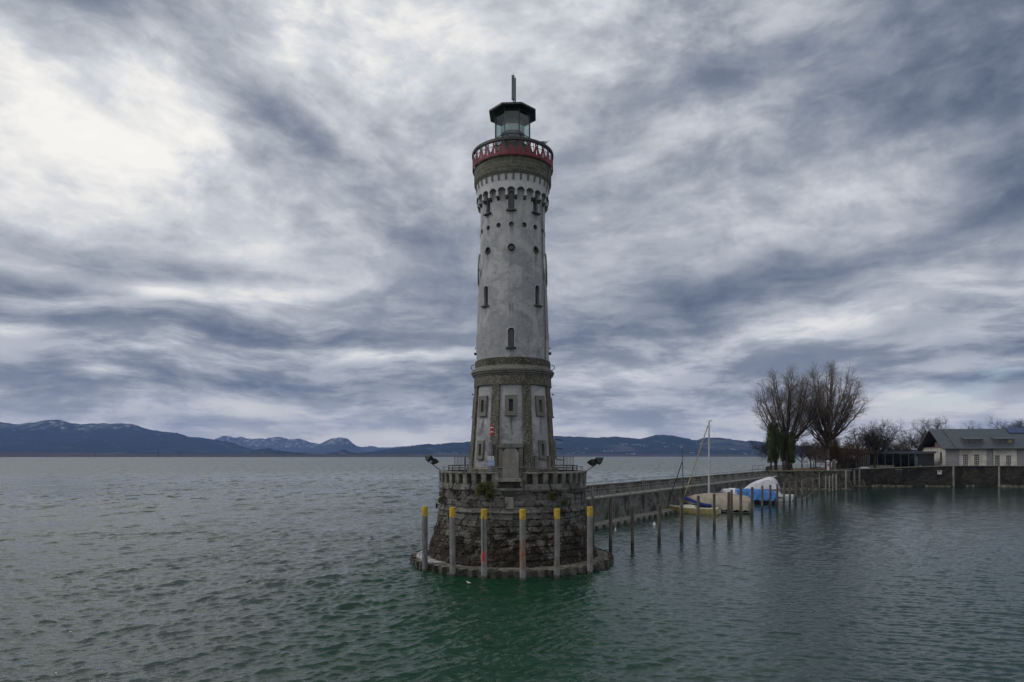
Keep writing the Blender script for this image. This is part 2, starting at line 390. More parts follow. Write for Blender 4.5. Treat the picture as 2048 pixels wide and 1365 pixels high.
def stained_plaster(name, base, mid, dark, zdark=None, amt=.12, runs=.65, sills=()):
    """zdark = (z_clean, z_dirty): damp staining is commoner towards z_dirty"""
    m = bpy.data.materials.new(name); m.use_nodes = True; m.node_tree.nodes.clear(); t = NT(m.node_tree)
    tc = t.n('ShaderNodeTexCoord').outputs['Object']
    zb = t.m('MULTIPLY', t.mr(t.n('ShaderNodeSeparateXYZ', {0: tc}).outputs[2], *zdark), amt) if zdark else 0.0
    a = t.m('ADD', t.noise(tc, .55, 8, .66, .6), zb)                      # big damp patches
    b = t.m('ADD', t.noise(t.vm('MULTIPLY', tc, (2.6, 2.6, .22)), 1.0, 8, .68, .3), t.m('MULTIPLY', zb, .6) if zdark else 0.0)  # rain runs
    c = t.noise(tc, 4.0, 7, .72)
    e = t.m('ADD', t.noise(t.vm('ADD', tc, (9., 2., 4.)), 1.3, 9, .74, .8), zb)
    col = t.mix(t.mr(a, .42, .60), base, mid)
    col = t.mix(t.m('MULTIPLY', t.mr(b, .52, .66), runs), col, mid)
    col = t.mix(t.m('MULTIPLY', t.mr(e, .56, .70), .60), col, dark)
    col = t.mix(t.m('MULTIPLY', t.mr(b, .64, .76), runs), col, dark)
    col = t.mix(t.m('MULTIPLY', t.mr(c, .45, .72), .38), col, tuple(x*1.22 for x in base))
    if sills:
        sp = t.n('ShaderNodeSeparateXYZ', {0: tc}); ph = t.m('MULTIPLY', t.m('ARCTAN2', sp.outputs[0], t.m('MULTIPLY', sp.outputs[1], -1.0)), 57.2958)
        off = t.m('ADD', t.m('MULTIPLY', t.m('SUBTRACT', t.noise(t.vm('MULTIPLY', tc, (1, 1, .5)), 3.0, 3), .5), 3.0), 2.5)
        d_ = t.m('ABSOLUTE', t.m('SUBTRACT', t.m('PINGPONG', t.m('ADD', t.m('ADD', ph, off), 360.0), 22.5), 0.0))
        line = t.mr(d_, 4.2, 2.2); tot = 0.0
        for zt_, zl_ in sills: tot = t.m('ADD', tot, t.m('MULTIPLY', t.mr(sp.outputs[2], zt_-zl_, zt_), t.m('LESS_THAN', sp.outputs[2], zt_)))
        rn_ = t.mr(t.noise(t.vm('MULTIPLY', tc, (9, 9, .35)), 1.0, 5, .6), .36, .60)
        col = t.mix(t.m('MULTIPLY', t.m('MULTIPLY', line, tot), t.m('MULTIPLY', rn_, .8)), col, tuple(x*.8 for x in dark))
    v = t.n('ShaderNodeTexVoronoi', {'Vector': t.vm('ADD', tc, t.vm('SCALE', t.vm('SUBTRACT', t.n('ShaderNodeTexNoise', {'Vector': tc, 'Scale': 1.4, 'Detail': 5.0}).outputs[1], (.5, .5, .5)), scale=.9)), 'Scale': .42}, feature='DISTANCE_TO_EDGE')
    col = t.mix(t.m('MULTIPLY', t.mr(v.outputs[0], .008, .002), t.m('MULTIPLY', t.mr(a, .50, .62), .35)), col, tuple(x*.45 for x in dark))   # hairline cracks
    p = t.n('ShaderNodeBsdfPrincipled', {'Base Color': col, 'Roughness': .9})
    h = t.m('ADD', t.m('MULTIPLY', t.noise(tc, 2.2, 5, .6), .8), t.m('MULTIPLY', t.noise(tc, 28, 4, .7), .12))
    bp = t.n('ShaderNodeBump', {'Height': h, 'Strength': .6, 'Distance': .06}); t.t.links.new(bp.outputs[0], p.inputs['Normal'])
    t.n('ShaderNodeOutputMaterial', {0: p.outputs[0]}); M[name] = m
stained_plaster('plaster', (.38, .375, .37), (.25, .256, .268), (.15, .157, .17), (27.0, 21.0), .05, .7, ((26.95, 1.3), (25.7, .8), (23.85, 1.9), (19.85, 1.6), (16.45, .8)))
stained_plaster('plaster_white', (.47, .465, .465), (.38, .38, .39), (.26, .26, .27))
stained_plaster('plaster_panel', (.37, .365, .375), (.25, .25, .26), (.055, .060, .060), (12.5, 8.5), .10, .8, ((11.3, 2.4),))
stained_plaster('door_slab', (.235, .225, .205), (.165, .157, .145), (.09, .085, .08), None, 0, .8)

def pebble(name, c1, c2, c3, sc=14):
    m = bpy.data.materials.new(name); m.use_nodes = True; m.node_tree.nodes.clear(); t = NT(m.node_tree)
    tc = t.n('ShaderNodeTexCoord').outputs['Object']
    v = t.n('ShaderNodeTexVoronoi', {'Vector': tc, 'Scale': sc}); vc = v.outputs['Color']
    sep = t.n('ShaderNodeSeparateColor', {0: vc}).outputs[0]
    col = t.ramp(sep, [(0, c1), (.45, c2), (.8, c2), (.93, c3)], 'LINEAR')
    col = t.mix(t.m('MULTIPLY', t.mr(v.outputs['Distance'], .28, .6), .6), col, tuple(x*.4 for x in c1))
    big = t.noise(t.vm('MULTIPLY', tc, (1, 1, .5)), .9, 6, .65, .4)
    col = t.mix(t.m('MULTIPLY', t.mr(big, .47, .68), .75), col, tuple(x*.38 for x in c1))
    p = t.n('ShaderNodeBsdfPrincipled', {'Base Color': col, 'Roughness': .95})
    bp = t.n('ShaderNodeBump', {'Height': t.m('SUBTRACT', 1.0, v.outputs['Distance']), 'Strength': .8, 'Distance': .03}); t.t.links.new(bp.outputs[0], p.inputs['Normal'])
    t.n('ShaderNodeOutputMaterial', {0: p.outputs[0]}); M[name] = m
pebble('pebble', (.075, .068, .052), (.15, .138, .108), (.36, .34, .28))
pebble('pebble_dark', (.045, .044, .033), (.085, .08, .062), (.26, .25, .21))
pebble('stone_trim', (.17, .17, .145), (.22, .215, .19), (.30, .29, .26), 30)

def ashlar(name, c1, c2, mortar, bw, bh, uv=True, rough=1.0, dirt=None, msize=.012):
    m = bpy.data.materials.new(name); m.use_nodes = True; m.node_tree.nodes.clear(); t = NT(m.node_tree)
    tcn = t.n('ShaderNodeTexCoord'); tc = tcn.outputs['Object']
    if uv: uvv = tcn.outputs['UV']
    else:
        sp = t.n('ShaderNodeSeparateXYZ', {0: tc}); uvv = t.n('ShaderNodeCombineXYZ', {0: t.m('SUBTRACT', sp.outputs[0], t.m('MULTIPLY', sp.outputs[1], .35)), 1: sp.outputs[2], 2: 0.}).outputs[0]
    uvw = t.vm('ADD', uvv, t.vm('SCALE', t.vm('SUBTRACT', t.n('ShaderNodeTexNoise', {'Vector': tc, 'Scale': 1.5}).outputs[1], (.5, .5, .5)), scale=.06))
    br = t.n('ShaderNodeTexBrick', {'Vector': uvw, 'Color1': (0, 0, 0, 1), 'Color2': (1, 1, 1, 1), 'Mortar': (.5, .5, .5, 1), 'Scale': 1.0, 'Mortar Size': msize, 'Mortar Smooth': .3, 'Bias': 0., 'Brick Width': bw, 'Row Height': bh})
    f = t.n('ShaderNodeSeparateColor', {0: br.outputs[0]}).outputs[0]
    col = t.mix(f, c1, c2); col = t.mix(t.mr(t.noise(tc, 5, 7, .7), .35, .7), col, tuple(x*.55 for x in c1))
    col = t.mix(br.outputs[1], col, mortar)
    if dirt: col = t.mix(t.mr(t.noise(tc, .35, 7, .7, .5), .44, .60), col, dirt)
    p = t.n('ShaderNodeBsdfPrincipled', {'Base Color': col, 'Roughness': .92})
    hh = t.m('SUBTRACT', t.m('MULTIPLY', t.noise(tc, 9, 6, .7), .5), t.m('MULTIPLY', br.outputs[1], .8))
    bp = t.n('ShaderNodeBump', {'Height': hh, 'Strength': .7*rough, 'Distance': .05}); t.t.links.new(bp.outputs[0], p.inputs['Normal'])
    t.n('ShaderNodeOutputMaterial', {0: p.outputs[0]}); M[name] = m
ashlar('ashlar_green', (.085, .085, .06), (.15, .15, .125), (.24, .23, .19), .95, .27)
ashlar('quay_stone', (.032, .027, .021), (.085, .074, .060), (.012, .010, .008), 1.25, .30, uv=False, dirt=(.010, .009, .007), msize=.035)

# rough masonry of the lighthouse base: uses mesh attributes for joint and per-block tone
m = bpy.data.materials.new('rough_masonry'); m.use_nodes = True; m.node_tree.nodes.clear(); t = NT(m.node_tree)
tc = t.n('ShaderNodeTexCoord').outputs['Object']
jt = t.n('ShaderNodeAttribute', attribute_name='joint').outputs['Fac']
tn = t.n('ShaderNodeAttribute', attribute_name='tone').outputs['Fac']
mo = t.n('ShaderNodeAttribute', attribute_name='moss').outputs['Fac']
n_a = t.noise(tc, 1.4, 8, .72, .4); n_b = t.noise(tc, 7, 7, .75)
col = t.mix(tn, (.045, .040, .033), (.14, .137, .126))
col = t.mix(t.m('MULTIPLY', t.mr(n_b, .50, .68), .6), col, (.20, .195, .18))
brn = t.mix(t.mr(t.noise(tc, 2.6, 6, .7), .42, .62), (.011, .0095, .0065), (.038, .025, .016))
col = t.mix(t.mr(t.m('ADD', t.m('MULTIPLY', t.mr(n_a, .32, .68), .6), t.m('MULTIPLY', mo, .45)), .40, .52), col, brn)
wv = t.n('ShaderNodeTexVoronoi', {'Vector': tc, 'Scale': 16.0})
col = t.mix(t.m('MULTIPLY', t.mr(wv.outputs['Distance'], .22, .10), t.mr(t.noise(tc, 2.3, 5, .7), .52, .66)), col, (.30, .28, .25))
col = t.mix(t.m('MULTIPLY', jt, t.mr(t.noise(tc, 1.1, 6, .7, .5), .36, .56)), col, (.012, .011, .009))
p = t.n('ShaderNodeBsdfPrincipled', {'Base Color': col, 'Roughness': .95})
bp = t.n('ShaderNodeBump', {'Height': t.noise(tc, 10, 7, .72), 'Strength': .9, 'Distance': .07}); t.t.links.new(bp.outputs[0], p.inputs['Normal'])
t.n('ShaderNodeOutputMaterial', {0: p.outputs[0]}); M['rough_masonry'] = m

# steel guard piles: pale grey steel with rust runs, one with a red smear
def pile_mat(name, smear, sz0, sz1):
    m = bpy.data.materials.new(name); m.use_nodes = True; m.node_tree.nodes.clear(); t = NT(m.node_tree)
    tc = t.n('ShaderNodeTexCoord').outputs['Object']; z = t.n('ShaderNodeSeparateXYZ', {0: tc}).outputs[2]
    col = t.mix(t.mr(t.noise(t.vm('MULTIPLY', tc, (3, 3, .8)), 1.5, 6, .6), .35, .65), (.115, .115, .11), (.19, .185, .18))
    col = t.mix(t.m('MULTIPLY', t.mr(z, 3.0, .3), t.mr(t.noise(tc, 3, 6, .7), .40, .60)), col, (.25, .245, .24))
    msk = t.m('MULTIPLY', t.m('MULTIPLY', t.mr(z, sz0-.5, sz0), t.mr(z, sz1, sz1-.6)), t.mr(t.noise(t.vm('MULTIPLY', tc, (5, 5, 1)), 1.2, 5, .6), .44, .56))
    col = t.mix(msk, col, smear)
    col = t.mix(t.mr(t.m('ADD', z, t.m('MULTIPLY', t.noise(tc, 4, 3), .3)), .42, .28), col, (.05, .045, .035))
    p = t.n('ShaderNodeBsdfPrincipled', {'Base Color': col, 'Roughness': .6})
    t.n('ShaderNodeOutputMaterial', {0: p.outputs[0]}); M[name] = m
pile_mat('pile_plain', (.13, .10, .08), 1.0, 1.7); pile_mat('pile_red', (.55, .05, .035), 1.35, 2.1); pile_mat('pile_rust', (.20, .08, .035), 1.1, 3.0); pile_mat('pile_dark', (.10, .105, .11), .2, 4.2)

# clear glazing
m = bpy.data.materials.new('glazing'); m.use_nodes = True; m.node_tree.nodes.clear(); t = NT(m.node_tree)
tr = t.n('ShaderNodeBsdfTransparent', {0: (.80, .86, .85, 1)}); gl = t.n('ShaderNodeBsdfGlossy', {'Roughness': .03})
fr = t.n('ShaderNodeFresnel', {0: 1.5}); mx = t.n('ShaderNodeMixShader', {0: t.m('MULTIPLY', t.m('ADD', fr.outputs[0], .04), t.m('SUBTRACT', 1.0, t.n('ShaderNodeNewGeometry').outputs['Backfacing'])), 1: tr.outputs[0], 2: gl.outputs[0]})
t.n('ShaderNodeOutputMaterial', {0: mx.outputs[0]}); M['glazing'] = m

m = bpy.data.materials.new('glazing_dark'); m.use_nodes = True; m.node_tree.nodes.clear(); t = NT(m.node_tree)
tr = t.n('ShaderNodeBsdfTransparent', {0: (.42, .50, .48, 1)}); gl = t.n('ShaderNodeBsdfGlossy', {'Roughness': .08, 'Color': (.55, .6, .6, 1)})
fr = t.n('ShaderNodeFresnel', {0: 1.35}); mx = t.n('ShaderNodeMixShader', {0: t.m('MULTIPLY', fr.outputs[0], t.m('SUBTRACT', 1.0, t.n('ShaderNodeNewGeometry').outputs['Backfacing'])), 1: tr.outputs[0], 2: gl.outputs[0]})
t.n('ShaderNodeOutputMaterial', {0: mx.outputs[0]}); M['glazing_dark'] = m

# hills: dark forest with field patches, snow on the upper slopes
def hill_mat(name, snow_z, snow_amt, c_f=(.022, .032, .035), c_m=(.085, .10, .085), field=.5):
    m = bpy.data.materials.new(name); m.use_nodes = True; m.node_tree.nodes.clear(); t = NT(m.node_tree)
    tc = t.n('ShaderNodeTexCoord').outputs['Object']; z = t.n('ShaderNodeSeparateXYZ', {0: tc}).outputs[2]
    nz = t.n('ShaderNodeSeparateXYZ', {0: t.n('ShaderNodeNewGeometry').outputs['Normal']}).outputs[2]
    f1 = t.noise(tc, .0016, 6, .65, .5)
    col = t.mix(t.m('MULTIPLY', t.mr(f1, .54, .66), field), c_f, c_m)
    col = t.mix(t.m('MULTIPLY', t.mr(t.noise(t.vm('MULTIPLY', tc, (1, 1, 2.5)), .0045, 5, .7), .60, .68), field*.8), col, (.20, .21, .18))
    s = t.m('MULTIPLY', t.mr(t.m('ADD', z, t.m('MULTIPLY', t.m('SUBTRACT', t.noise(tc, .003, 6, .7), .5), snow_z*1.3)), snow_z, snow_z*1.12), snow_amt)
    s = t.m('MULTIPLY', s, t.mr(t.noise(t.vm('ADD', tc, (900., 0., 0.)), .0075, 7, .75), .50, .60))
    col = t.mix(s, col, (.75, .78, .82))
    p = t.n('ShaderNodeBsdfPrincipled', {'Base Color': col, 'Roughness': 1.0, 'Specular IOR Level': 0.0})
    t.n('ShaderNodeOutputMaterial', {0: p.outputs[0]}); M[name] = m
hill_mat('massif', 500, .42, field=.9); hill_mat('alps', 250, .50, (.055, .07, .085), (.10, .11, .12), .5); hill_mat('hills_low', 9000, 0.0, field=1.0)  # alps ground kept pale blue: distance haze put into its colour
mat('shore_trees', (.022, .016, .011), (.045, .03, .02), .01, 1.0)
# ================================================================ SETTING
TX, TY = 0.06, 52.0                       # lighthouse axis
# ---- water
m = bpy.data.materials.new('water'); m.use_nodes = True; m.node_tree.nodes.clear(); t = NT(m.node_tree)
tc = t.n('ShaderNodeTexCoord').outputs['Object']
ca = t.n('ShaderNodeAttribute', attribute_name='calm').outputs['Fac']
pos = t.n('ShaderNodeNewGeometry').outputs['Position']
dist = t.vm('LENGTH', t.vm('MULTIPLY', pos, (1, 1, 0)))
v1 = t.n('ShaderNodeMapping', {'Vector': tc, 'Rotation': (0, 0, R(-14)), 'Scale': (.50, 1.0, 1)}).outputs[0]
w_small = t.noise(v1, 4.2, 3, .6, .4); w_mid = t.noise(v1, 1.15, 4, .62, .5); w_big = t.noise(v1, .42, 4, .6, .4); w_far = t.noise(v1, .13, 4, .6, .3)
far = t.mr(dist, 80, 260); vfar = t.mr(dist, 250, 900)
h = t.m('ADD', t.m('MULTIPLY', w_small, t.mr(dist, 220, 60, .0, .065)), t.m('MULTIPLY', w_mid, t.m('MULTIPLY', t.m('SUBTRACT', 1.0, far), .09)))
h = t.m('MULTIPLY', h, t.m('SUBTRACT', 1.0, t.m('MULTIPLY', ca, .5)))
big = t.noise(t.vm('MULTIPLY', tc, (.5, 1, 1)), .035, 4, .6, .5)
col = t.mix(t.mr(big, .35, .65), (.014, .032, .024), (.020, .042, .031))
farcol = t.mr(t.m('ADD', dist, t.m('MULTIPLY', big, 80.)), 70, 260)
col = t.mix(farcol, col, (.085, .110, .094))       # far lake lightened: silvery sky sheen put into the water colour
col = t.mix(ca, col, (.009, .034, .026))
refl_d = t.vm('LENGTH', t.vm('MULTIPLY', t.vm('SUBTRACT', pos, (-.5, 38., 0.)), (1., .55, 0.)))
grn = t.mr(t.m('ADD', refl_d, t.m('MULTIPLY', t.noise(tc, .12, 3), 5.)), 19, 9)
col = t.mix(grn, col, (.008, .040, .021))  # green of the tower's reflection painted into the water colour
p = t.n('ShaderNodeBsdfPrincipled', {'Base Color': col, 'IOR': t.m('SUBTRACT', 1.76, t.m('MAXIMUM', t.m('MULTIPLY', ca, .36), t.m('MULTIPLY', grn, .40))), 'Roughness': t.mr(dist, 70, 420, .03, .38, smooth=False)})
bp = t.n('ShaderNodeBump', {'Height': h, 'Strength': 1.0, 'Distance': 1.0})
# distant waves are smaller than a pixel: sample their slopes directly instead of a bump height
def slope(scale, sxx, det):
    return t.vm('SUBTRACT', t.n('ShaderNodeTexNoise', {'Vector': t.vm('MULTIPLY', t.vm('ADD', tc, (scale*31., 7., 0.)), (sxx, 1, 1)), 'Scale': scale, 'Detail': det, 'Roughness': .6}).outputs[1], (.5, .5, .5))
s1 = slope(1.9, .45, 2.0); s2 = slope(.42, .30, 3.0); s3 = slope(.09, .25, 3.0)
sl2 = t.vm('ADD', t.vm('SCALE', s1, scale=t.m('ADD', .30, t.m('MULTIPLY', t.mr(dist, 120, 500), .25))), t.vm('ADD', t.vm('SCALE', s2, scale=.42), t.vm('SCALE', s3, scale=t.mr(dist, 150, 700, 0., .35))))
sl2 = t.vm('MULTIPLY', t.vm('SCALE', sl2, scale=t.m('SUBTRACT', 1.0, t.m('MULTIPLY', ca, .45))), (.55, 1.0, 0.))
fk = t.noise(t.vm('MULTIPLY', tc, (.26, .11, 1.)), 1.0, 5, .62, .3)
lake_ = t.m('MULTIPLY', t.mr(dist, 60, 190), t.m('SUBTRACT', 1.0, ca))
fk = t.m('MULTIPLY', t.m('ADD', t.m('MULTIPLY', t.mr(fk, .53, .64), -1.15), .05), lake_)
flk = t.n('ShaderNodeCombineXYZ', {0: 0., 1: fk, 2: 0.}).outputs[0]
nf_ = t.vm('NORMALIZE', t.vm('ADD', t.vm('ADD', bp.outputs[0], flk), t.vm('SCALE', sl2, scale=t.m('MULTIPLY', t.mr(dist, 60, 260), .8))))
t.t.links.new(nf_, p.inputs['Normal'])
t.n('ShaderNodeOutputMaterial', {0: p.outputs[0]}); M['water'] = m

def build_water():
    ths = np.concatenate([np.linspace(-180, -44, 60, endpoint=False), np.linspace(-44, 44, 1500), np.linspace(44, 180, 61)[1:-1]])
    th = np.radians(ths).astype(np.float32)
    r = [0.0, 4.0, 8.0, 12.0, 16.0, 20.0]
    while r[-1] < 17800:
        q = r[-1]; r.append(q*(1.0024 if q < 230 else 1.0024 + min(.22, (q-230)/900.)))
    r = np.array(r, np.float32); RR, TH = np.meshgrid(r, th, indexing='ij')
    X = RR*np.sin(TH); Y = RR*np.cos(TH)
    # harbour side is sheltered by the mole and the tower base
    calm = 1/(1+np.exp(-np.clip((X - 3.0 - .12*np.maximum(TY-Y, 0) + 4*vnoise(X*.06, Y*.06))/3.0, -30, 30)))
    calm = calm*(1 - 1/(1+np.exp(-np.clip(((Y-76) - (X-7)/.666)/2.0, -30, 30))))      # beyond the mole: open lake again
    Hh = np.zeros_like(X); DX = np.zeros_like(X); DY = np.zeros_like(X)
    g = np.random.default_rng(5)
    cell = np.maximum(RR*.0024, RR*math.radians(88/1500)*.7)
    cell = np.where(np.abs(TH) > math.radians(44.1), RR*math.radians(2.3), cell)
    jit = [(1.6*vnoise(X*f_+k, Y*f_)).astype(np.float32) for k, f_ in enumerate((.45, .35, .26, .20, .15, .11))]
    gust = (.95 + .30*vnoise(X*.05+3, Y*.09) + .15*vnoise(X*.2, Y*.3, 0, 5)).astype(np.float32)
    N = 96; sl_rms = 0
    for k in range(N):
        lam = .26*(15.0**(k/(N-1.)))
        lk = k % 2 == 0; a = R(152 if lk else 194) + g.normal()*(.30 + .16*(lam < .7) - .12*(lam > 2.0))
        kx, ky = math.sin(a)*2*math.pi/lam, math.cos(a)*2*math.pi/lam
        steep = (.048 if lam < .42 else .068)*(1.0 if lam < .85 else (.85/lam)**.9)            # slope amplitude of this component
        amp = steep*lam/(2*math.pi)
        fade = np.clip((lam/cell - 2.2)/1.8, 0, 1)
        cw = (.62 if lam < .8 else .34 if lam < 1.3 else .08)*.82
        wgt = fade*amp*((1-calm)*gust*(1.28 if lk else .50) + calm*cw*(.25 if lk else 1.38))
        ph = kx*X + ky*Y + np.float32(g.uniform(0, 6.283)) + jit[min(5, int(math.log(lam/.26)/math.log(15.0)*6))]*(1 if k % 4 < 2 else -1)
        c_, s_ = np.cos(ph), np.sin(ph)
        Hh += wgt*c_; q = wgt*.85*s_; DX -= q*math.sin(a); DY -= q*math.cos(a); sl_rms += steep**2/2
    V = np.stack([X+DX, Y+DY, Hh], -1); V[0, :, :2] *= 0
    nr, nc = X.shape
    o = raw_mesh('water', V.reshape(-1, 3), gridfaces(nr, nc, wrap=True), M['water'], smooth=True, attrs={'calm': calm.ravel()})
    tag(o, kind='structure'); return o
build_water()

# ---- far terrain: ridge profiles given as (px, py) sight lines, at real distances
def ridge_fn(pts, D):
    a = np.array([math.atan((p[0]-1024)/F) for p in pts]); z = np.array([(HY-p[1])/F*D*math.cos(math.atan((p[0]-1024)/F))**0 for p in pts])
    return a, z
def terrain(name, pts, Yd, Yf, mname, rough=.10, seed=0, nx=700, ny=44, jag=.04, jscale=300., back=.6):
    """ridge line in the vertical plane Y=Yd, slope coming down to the shore at Y=Yf and down again behind"""
    px = np.array([p[0] for p in pts], float); pz = np.array([(HY-p[1])/F*Yd + CAMZ for p in pts])
    s = np.linspace(px[0], px[-1], nx); zr = np.interp(s, px, pz)
    k = np.ones(5)/5; zs = np.convolve(np.pad(zr, 2, mode='edge'), k, mode='valid'); zr = zs
    Xr = (s-1024)/F*Yd
    zr = zr + jag*zr.max()*fbm(Xr/jscale, Xr*0+seed, 0, 5, seed, .6) + (11*np.abs(vnoise(Xr/70., Xr*0)) + 5*np.abs(vnoise(Xr/28., Xr*0+3)))*(mname == 'hills_low')
    zr = np.maximum(zr, 3)
    ts = np.concatenate([np.linspace(0, 1, ny), 1 + np.linspace(.1, 1, 8)])
    V = []
    for tt in ts:
        if tt <= 1: Yv = Yf + (Yd-Yf)*tt; sh = tt**.8*(.35+.65*tt) if tt > 0 else 0
        else: Yv = Yd + (tt-1)*(Yd-Yf)*back; sh = 1-(tt-1)*.97
        Xv = Xr*(Yv/Yd)*.5 + Xr*.5; yy = np.full_like(Xv, Yv)
        nse = fbm(Xv/1500+seed, yy/900, 0, 6, seed+3, .55)
        rid = 1-np.abs(fbm(Xv/1100+5, yy/2600, 0, 5, seed+9, .55))*2
        edge = min(1, (1-tt)*6) if tt <= 1 else 0
        zz = zr*sh*(1 + edge*(rough*2.2*nse + rough*1.6*(rid-.6))) - 2.0*(tt == 0)
        V.append(np.stack([Xv, yy, np.minimum(zz, zr*(1.0 if tt <= 1 else 1))], -1))
    V = np.array(V)
    o = raw_mesh(name, V.reshape(-1, 3), gridfaces(V.shape[0], V.shape[1]), M[mname], smooth=True)
    return tag(o, kind='structure')
terrain('mountains', [(-900, 880), (-500, 850), (-200, 858), (0, 843), (30, 848), (60, 847), (90, 840), (120, 841), (140, 846), (165, 847), (200, 846), (230, 848), (262, 848), (290, 857),
        (330, 865), (360, 867), (378, 874), (400, 874), (450, 882), (500, 895), (520, 905), (545, 911)], 12500, 8300, 'massif', .16, 3)
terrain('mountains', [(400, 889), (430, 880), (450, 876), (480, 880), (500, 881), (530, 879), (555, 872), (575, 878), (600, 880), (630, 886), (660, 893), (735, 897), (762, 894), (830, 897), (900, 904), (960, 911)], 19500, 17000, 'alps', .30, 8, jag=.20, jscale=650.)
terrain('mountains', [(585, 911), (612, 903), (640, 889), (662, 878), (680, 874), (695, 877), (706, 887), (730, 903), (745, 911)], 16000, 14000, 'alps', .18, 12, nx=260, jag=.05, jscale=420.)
terrain('hills', [(480, 911), (512, 901), (537, 898), (562, 903), (590, 906), (650, 910), (668, 907), (686, 901), (706, 906), (722, 911)], 9000, 7200, 'hills_low', .06, 21, nx=360, jag=.02)
terrain('hills', [(700, 911), (735, 906), (780, 899), (820, 893), (855, 889), (870, 890), (936, 885), (1000, 880), (1060, 877), (1113, 873), (1150, 874.5), (1190, 877), (1230, 874), (1280, 879),
        (1300, 874), (1320, 870), (1350, 873), (1390, 882), (1415, 876), (1450, 878), (1490, 884), (1500, 882), (1530, 886), (1600, 893), (1700, 899), (1900, 902), (2300, 900), (3200, 905)],
        10500, 7800, 'hills_low', .13, 30, nx=1100, ny=60, jag=.016, jscale=240.)
terrain('hills', [(640, 912.5), (760, 910), (900, 908.5), (1100, 909.5), (1300, 908.5), (1500, 909.5), (1800, 908), (2600, 909)], 8000, 7650, 'shore_trees', .2, 40, nx=900, ny=8, jag=.15, jscale=90., back=.5)
terrain('hills', [(-1200, 905), (-300, 904), (0, 905), (60, 905.2), (150, 906.5), (260, 908), (420, 909), (560, 909.5), (760, 909.5), (900, 911), (960, 913)], 5300, 5000, 'shore_trees', .2, 44, nx=1300, ny=8, jag=.11, jscale=50., back=.5)

# far chimneys / masts on the low shore and pale houses on the hills
def far_house(px, Yv, z, w, label_):
    X0 = (px-1024)/F*Yv; b = thing('far_house', label_, 'house', (X0, Yv, z), 0, 'pale houses on the far shore hills')
    q = MB().box(-w/2, w/2, -6, 6, -12, 5); q.build('wall', M['white_paint'], b)
    MB().prism([(-w/2-1, 5), (w/2+1, 5), (0, 9)], (0, -7, 0), (1, 0, 0), (0, 0, 1), (0, 1, 0), 14).build('roof', M['roof_metal'], b)
    return b
spots = []
for cx_, cy_, n_ in ((1146, 907, 5), (1165, 905, 4), (1215, 903, 6), (1250, 889, 5), (1270, 890, 6), (1290, 892, 4), (1262, 908, 6), (1323, 886, 2), (1390, 906, 3), (1410, 887, 2), (1470, 899, 5), (1495, 908, 4), (880, 907, 4), (905, 906, 4), (715, 911, 1), (1180, 898, 3), (1340, 895, 3)):
    for _ in range(n_): spots.append((cx_+rnd.uniform(-10, 10), cy_+rnd.uniform(-1.3, 1.3)))
h0 = None
for px_, py_ in spots:
    tt = max(0.03, min(.9, (911.5-py_)/30)); Yv = 7900 + tt*1700
    X0 = (px_-1024)/F*Yv; z = CAMZ + (HY-py_)/F*Yv
    # sit the house on the slope: lower it to the terrain with a ray cast
    if h0 is None: h0 = far_house(px_, Yv, z, 13, 'tiny pale house on the hillside across the lake'); hh = h0
    else: hh = dup(h0, (X0, Yv, z))
    hh['px'] = 0; del hh['px']; hh.location = (X0, Yv, z); hh.scale = (rnd.uniform(.7, 1.7), 1, rnd.uniform(.7, 1.0))
bpy.context.view_layer.update()
def drop_far():
    dg = bpy.context.evaluated_depsgraph_get()
    for o in [o for o in COL.objects if o.name.startswith('far_house')]:
        dirv = (Vector(o.location) - Vector((0, 0, CAMZ))).normalized()
        org = Vector((0, 0, CAMZ)) + dirv*7000
        best = None
        for hl in [q for q in COL.objects if q.name.startswith('hills')]:
            ok, loc, nrm, idx = hl.ray_cast(org, dirv)
            if ok and (best is None or (loc-org).length < (best-org).length): best = loc
        if best is not None: o.location = best + Vector((0, -3, 1))
drop_far()

for i_, (px_, h_) in enumerate(((190, 30), (317, 36), (359, 22))):
    q = thing('far_chimney', 'thin dark chimney on the far left shore, %s from the left' % ('first', 'second', 'third')[i_], 'chimney', ((px_-1024)/F*5050, 5050, 18), 0, 'chimneys on the far left shore')
    MB().lathe([(2.6, -18), (1.7, h_), (1.9, h_+1)], 10).build('stack', M['shore_trees'], q)
# ---- shore land (right), built as one raised sheet with the quay walls in front
GZ = 4.62
quay = [(63.2, 160.0, 4.55), (83.0, 160.0, 4.60), (84.0, 172.0, 4.66), (96.0, 175.0, 4.80), (113.0, 176.0, 5.40), (118.0, 175.5, 5.58), (150.0, 170.5, 5.62), (190.0, 164.5, 5.62), (260.0, 154.0, 5.62)]
lake = [(62.6, 161.5, 4.55), (77.5, 196.0, 4.3), (90.0, 216.0, 4.2), (122.0, 230.0, 4.6), (190.0, 240.0, 5.2), (330.0, 250.0, 5.4), (330.0, 150.0, 5.6)]
bm_v = [Vector(p) for p in quay] + [Vector(p) for p in lake[::-1]]
g = MB(); n_ = len(bm_v)
g.add([(p.x, p.y, p.z) for p in bm_v] + [(p.x, p.y, -1.0) for p in bm_v], [])
for i in range(n_): g.f.append((i, (i+1) % n_, n_+(i+1) % n_, n_+i))
from mathutils.geometry import tessellate_polygon
for tri in tessellate_polygon([[Vector((p.x, p.y, 0)) for p in bm_v]]): g.f.append(tuple(tri))
tag(g.build('ground', M['grass']), kind='structure')
# paved quayside strip, 4 mm above the ground
g = MB(); top = []
for i, (x, y, z) in enumerate(quay[2:]):
    top.append(((x, y+.05, z+.004), (x+1.0, y+ (5.5 if i else 3), z+.012)))
g.loft([[a, b] for a, b in top], caps=False)
tag(g.build('pavement', M['paving']), kind='structure')
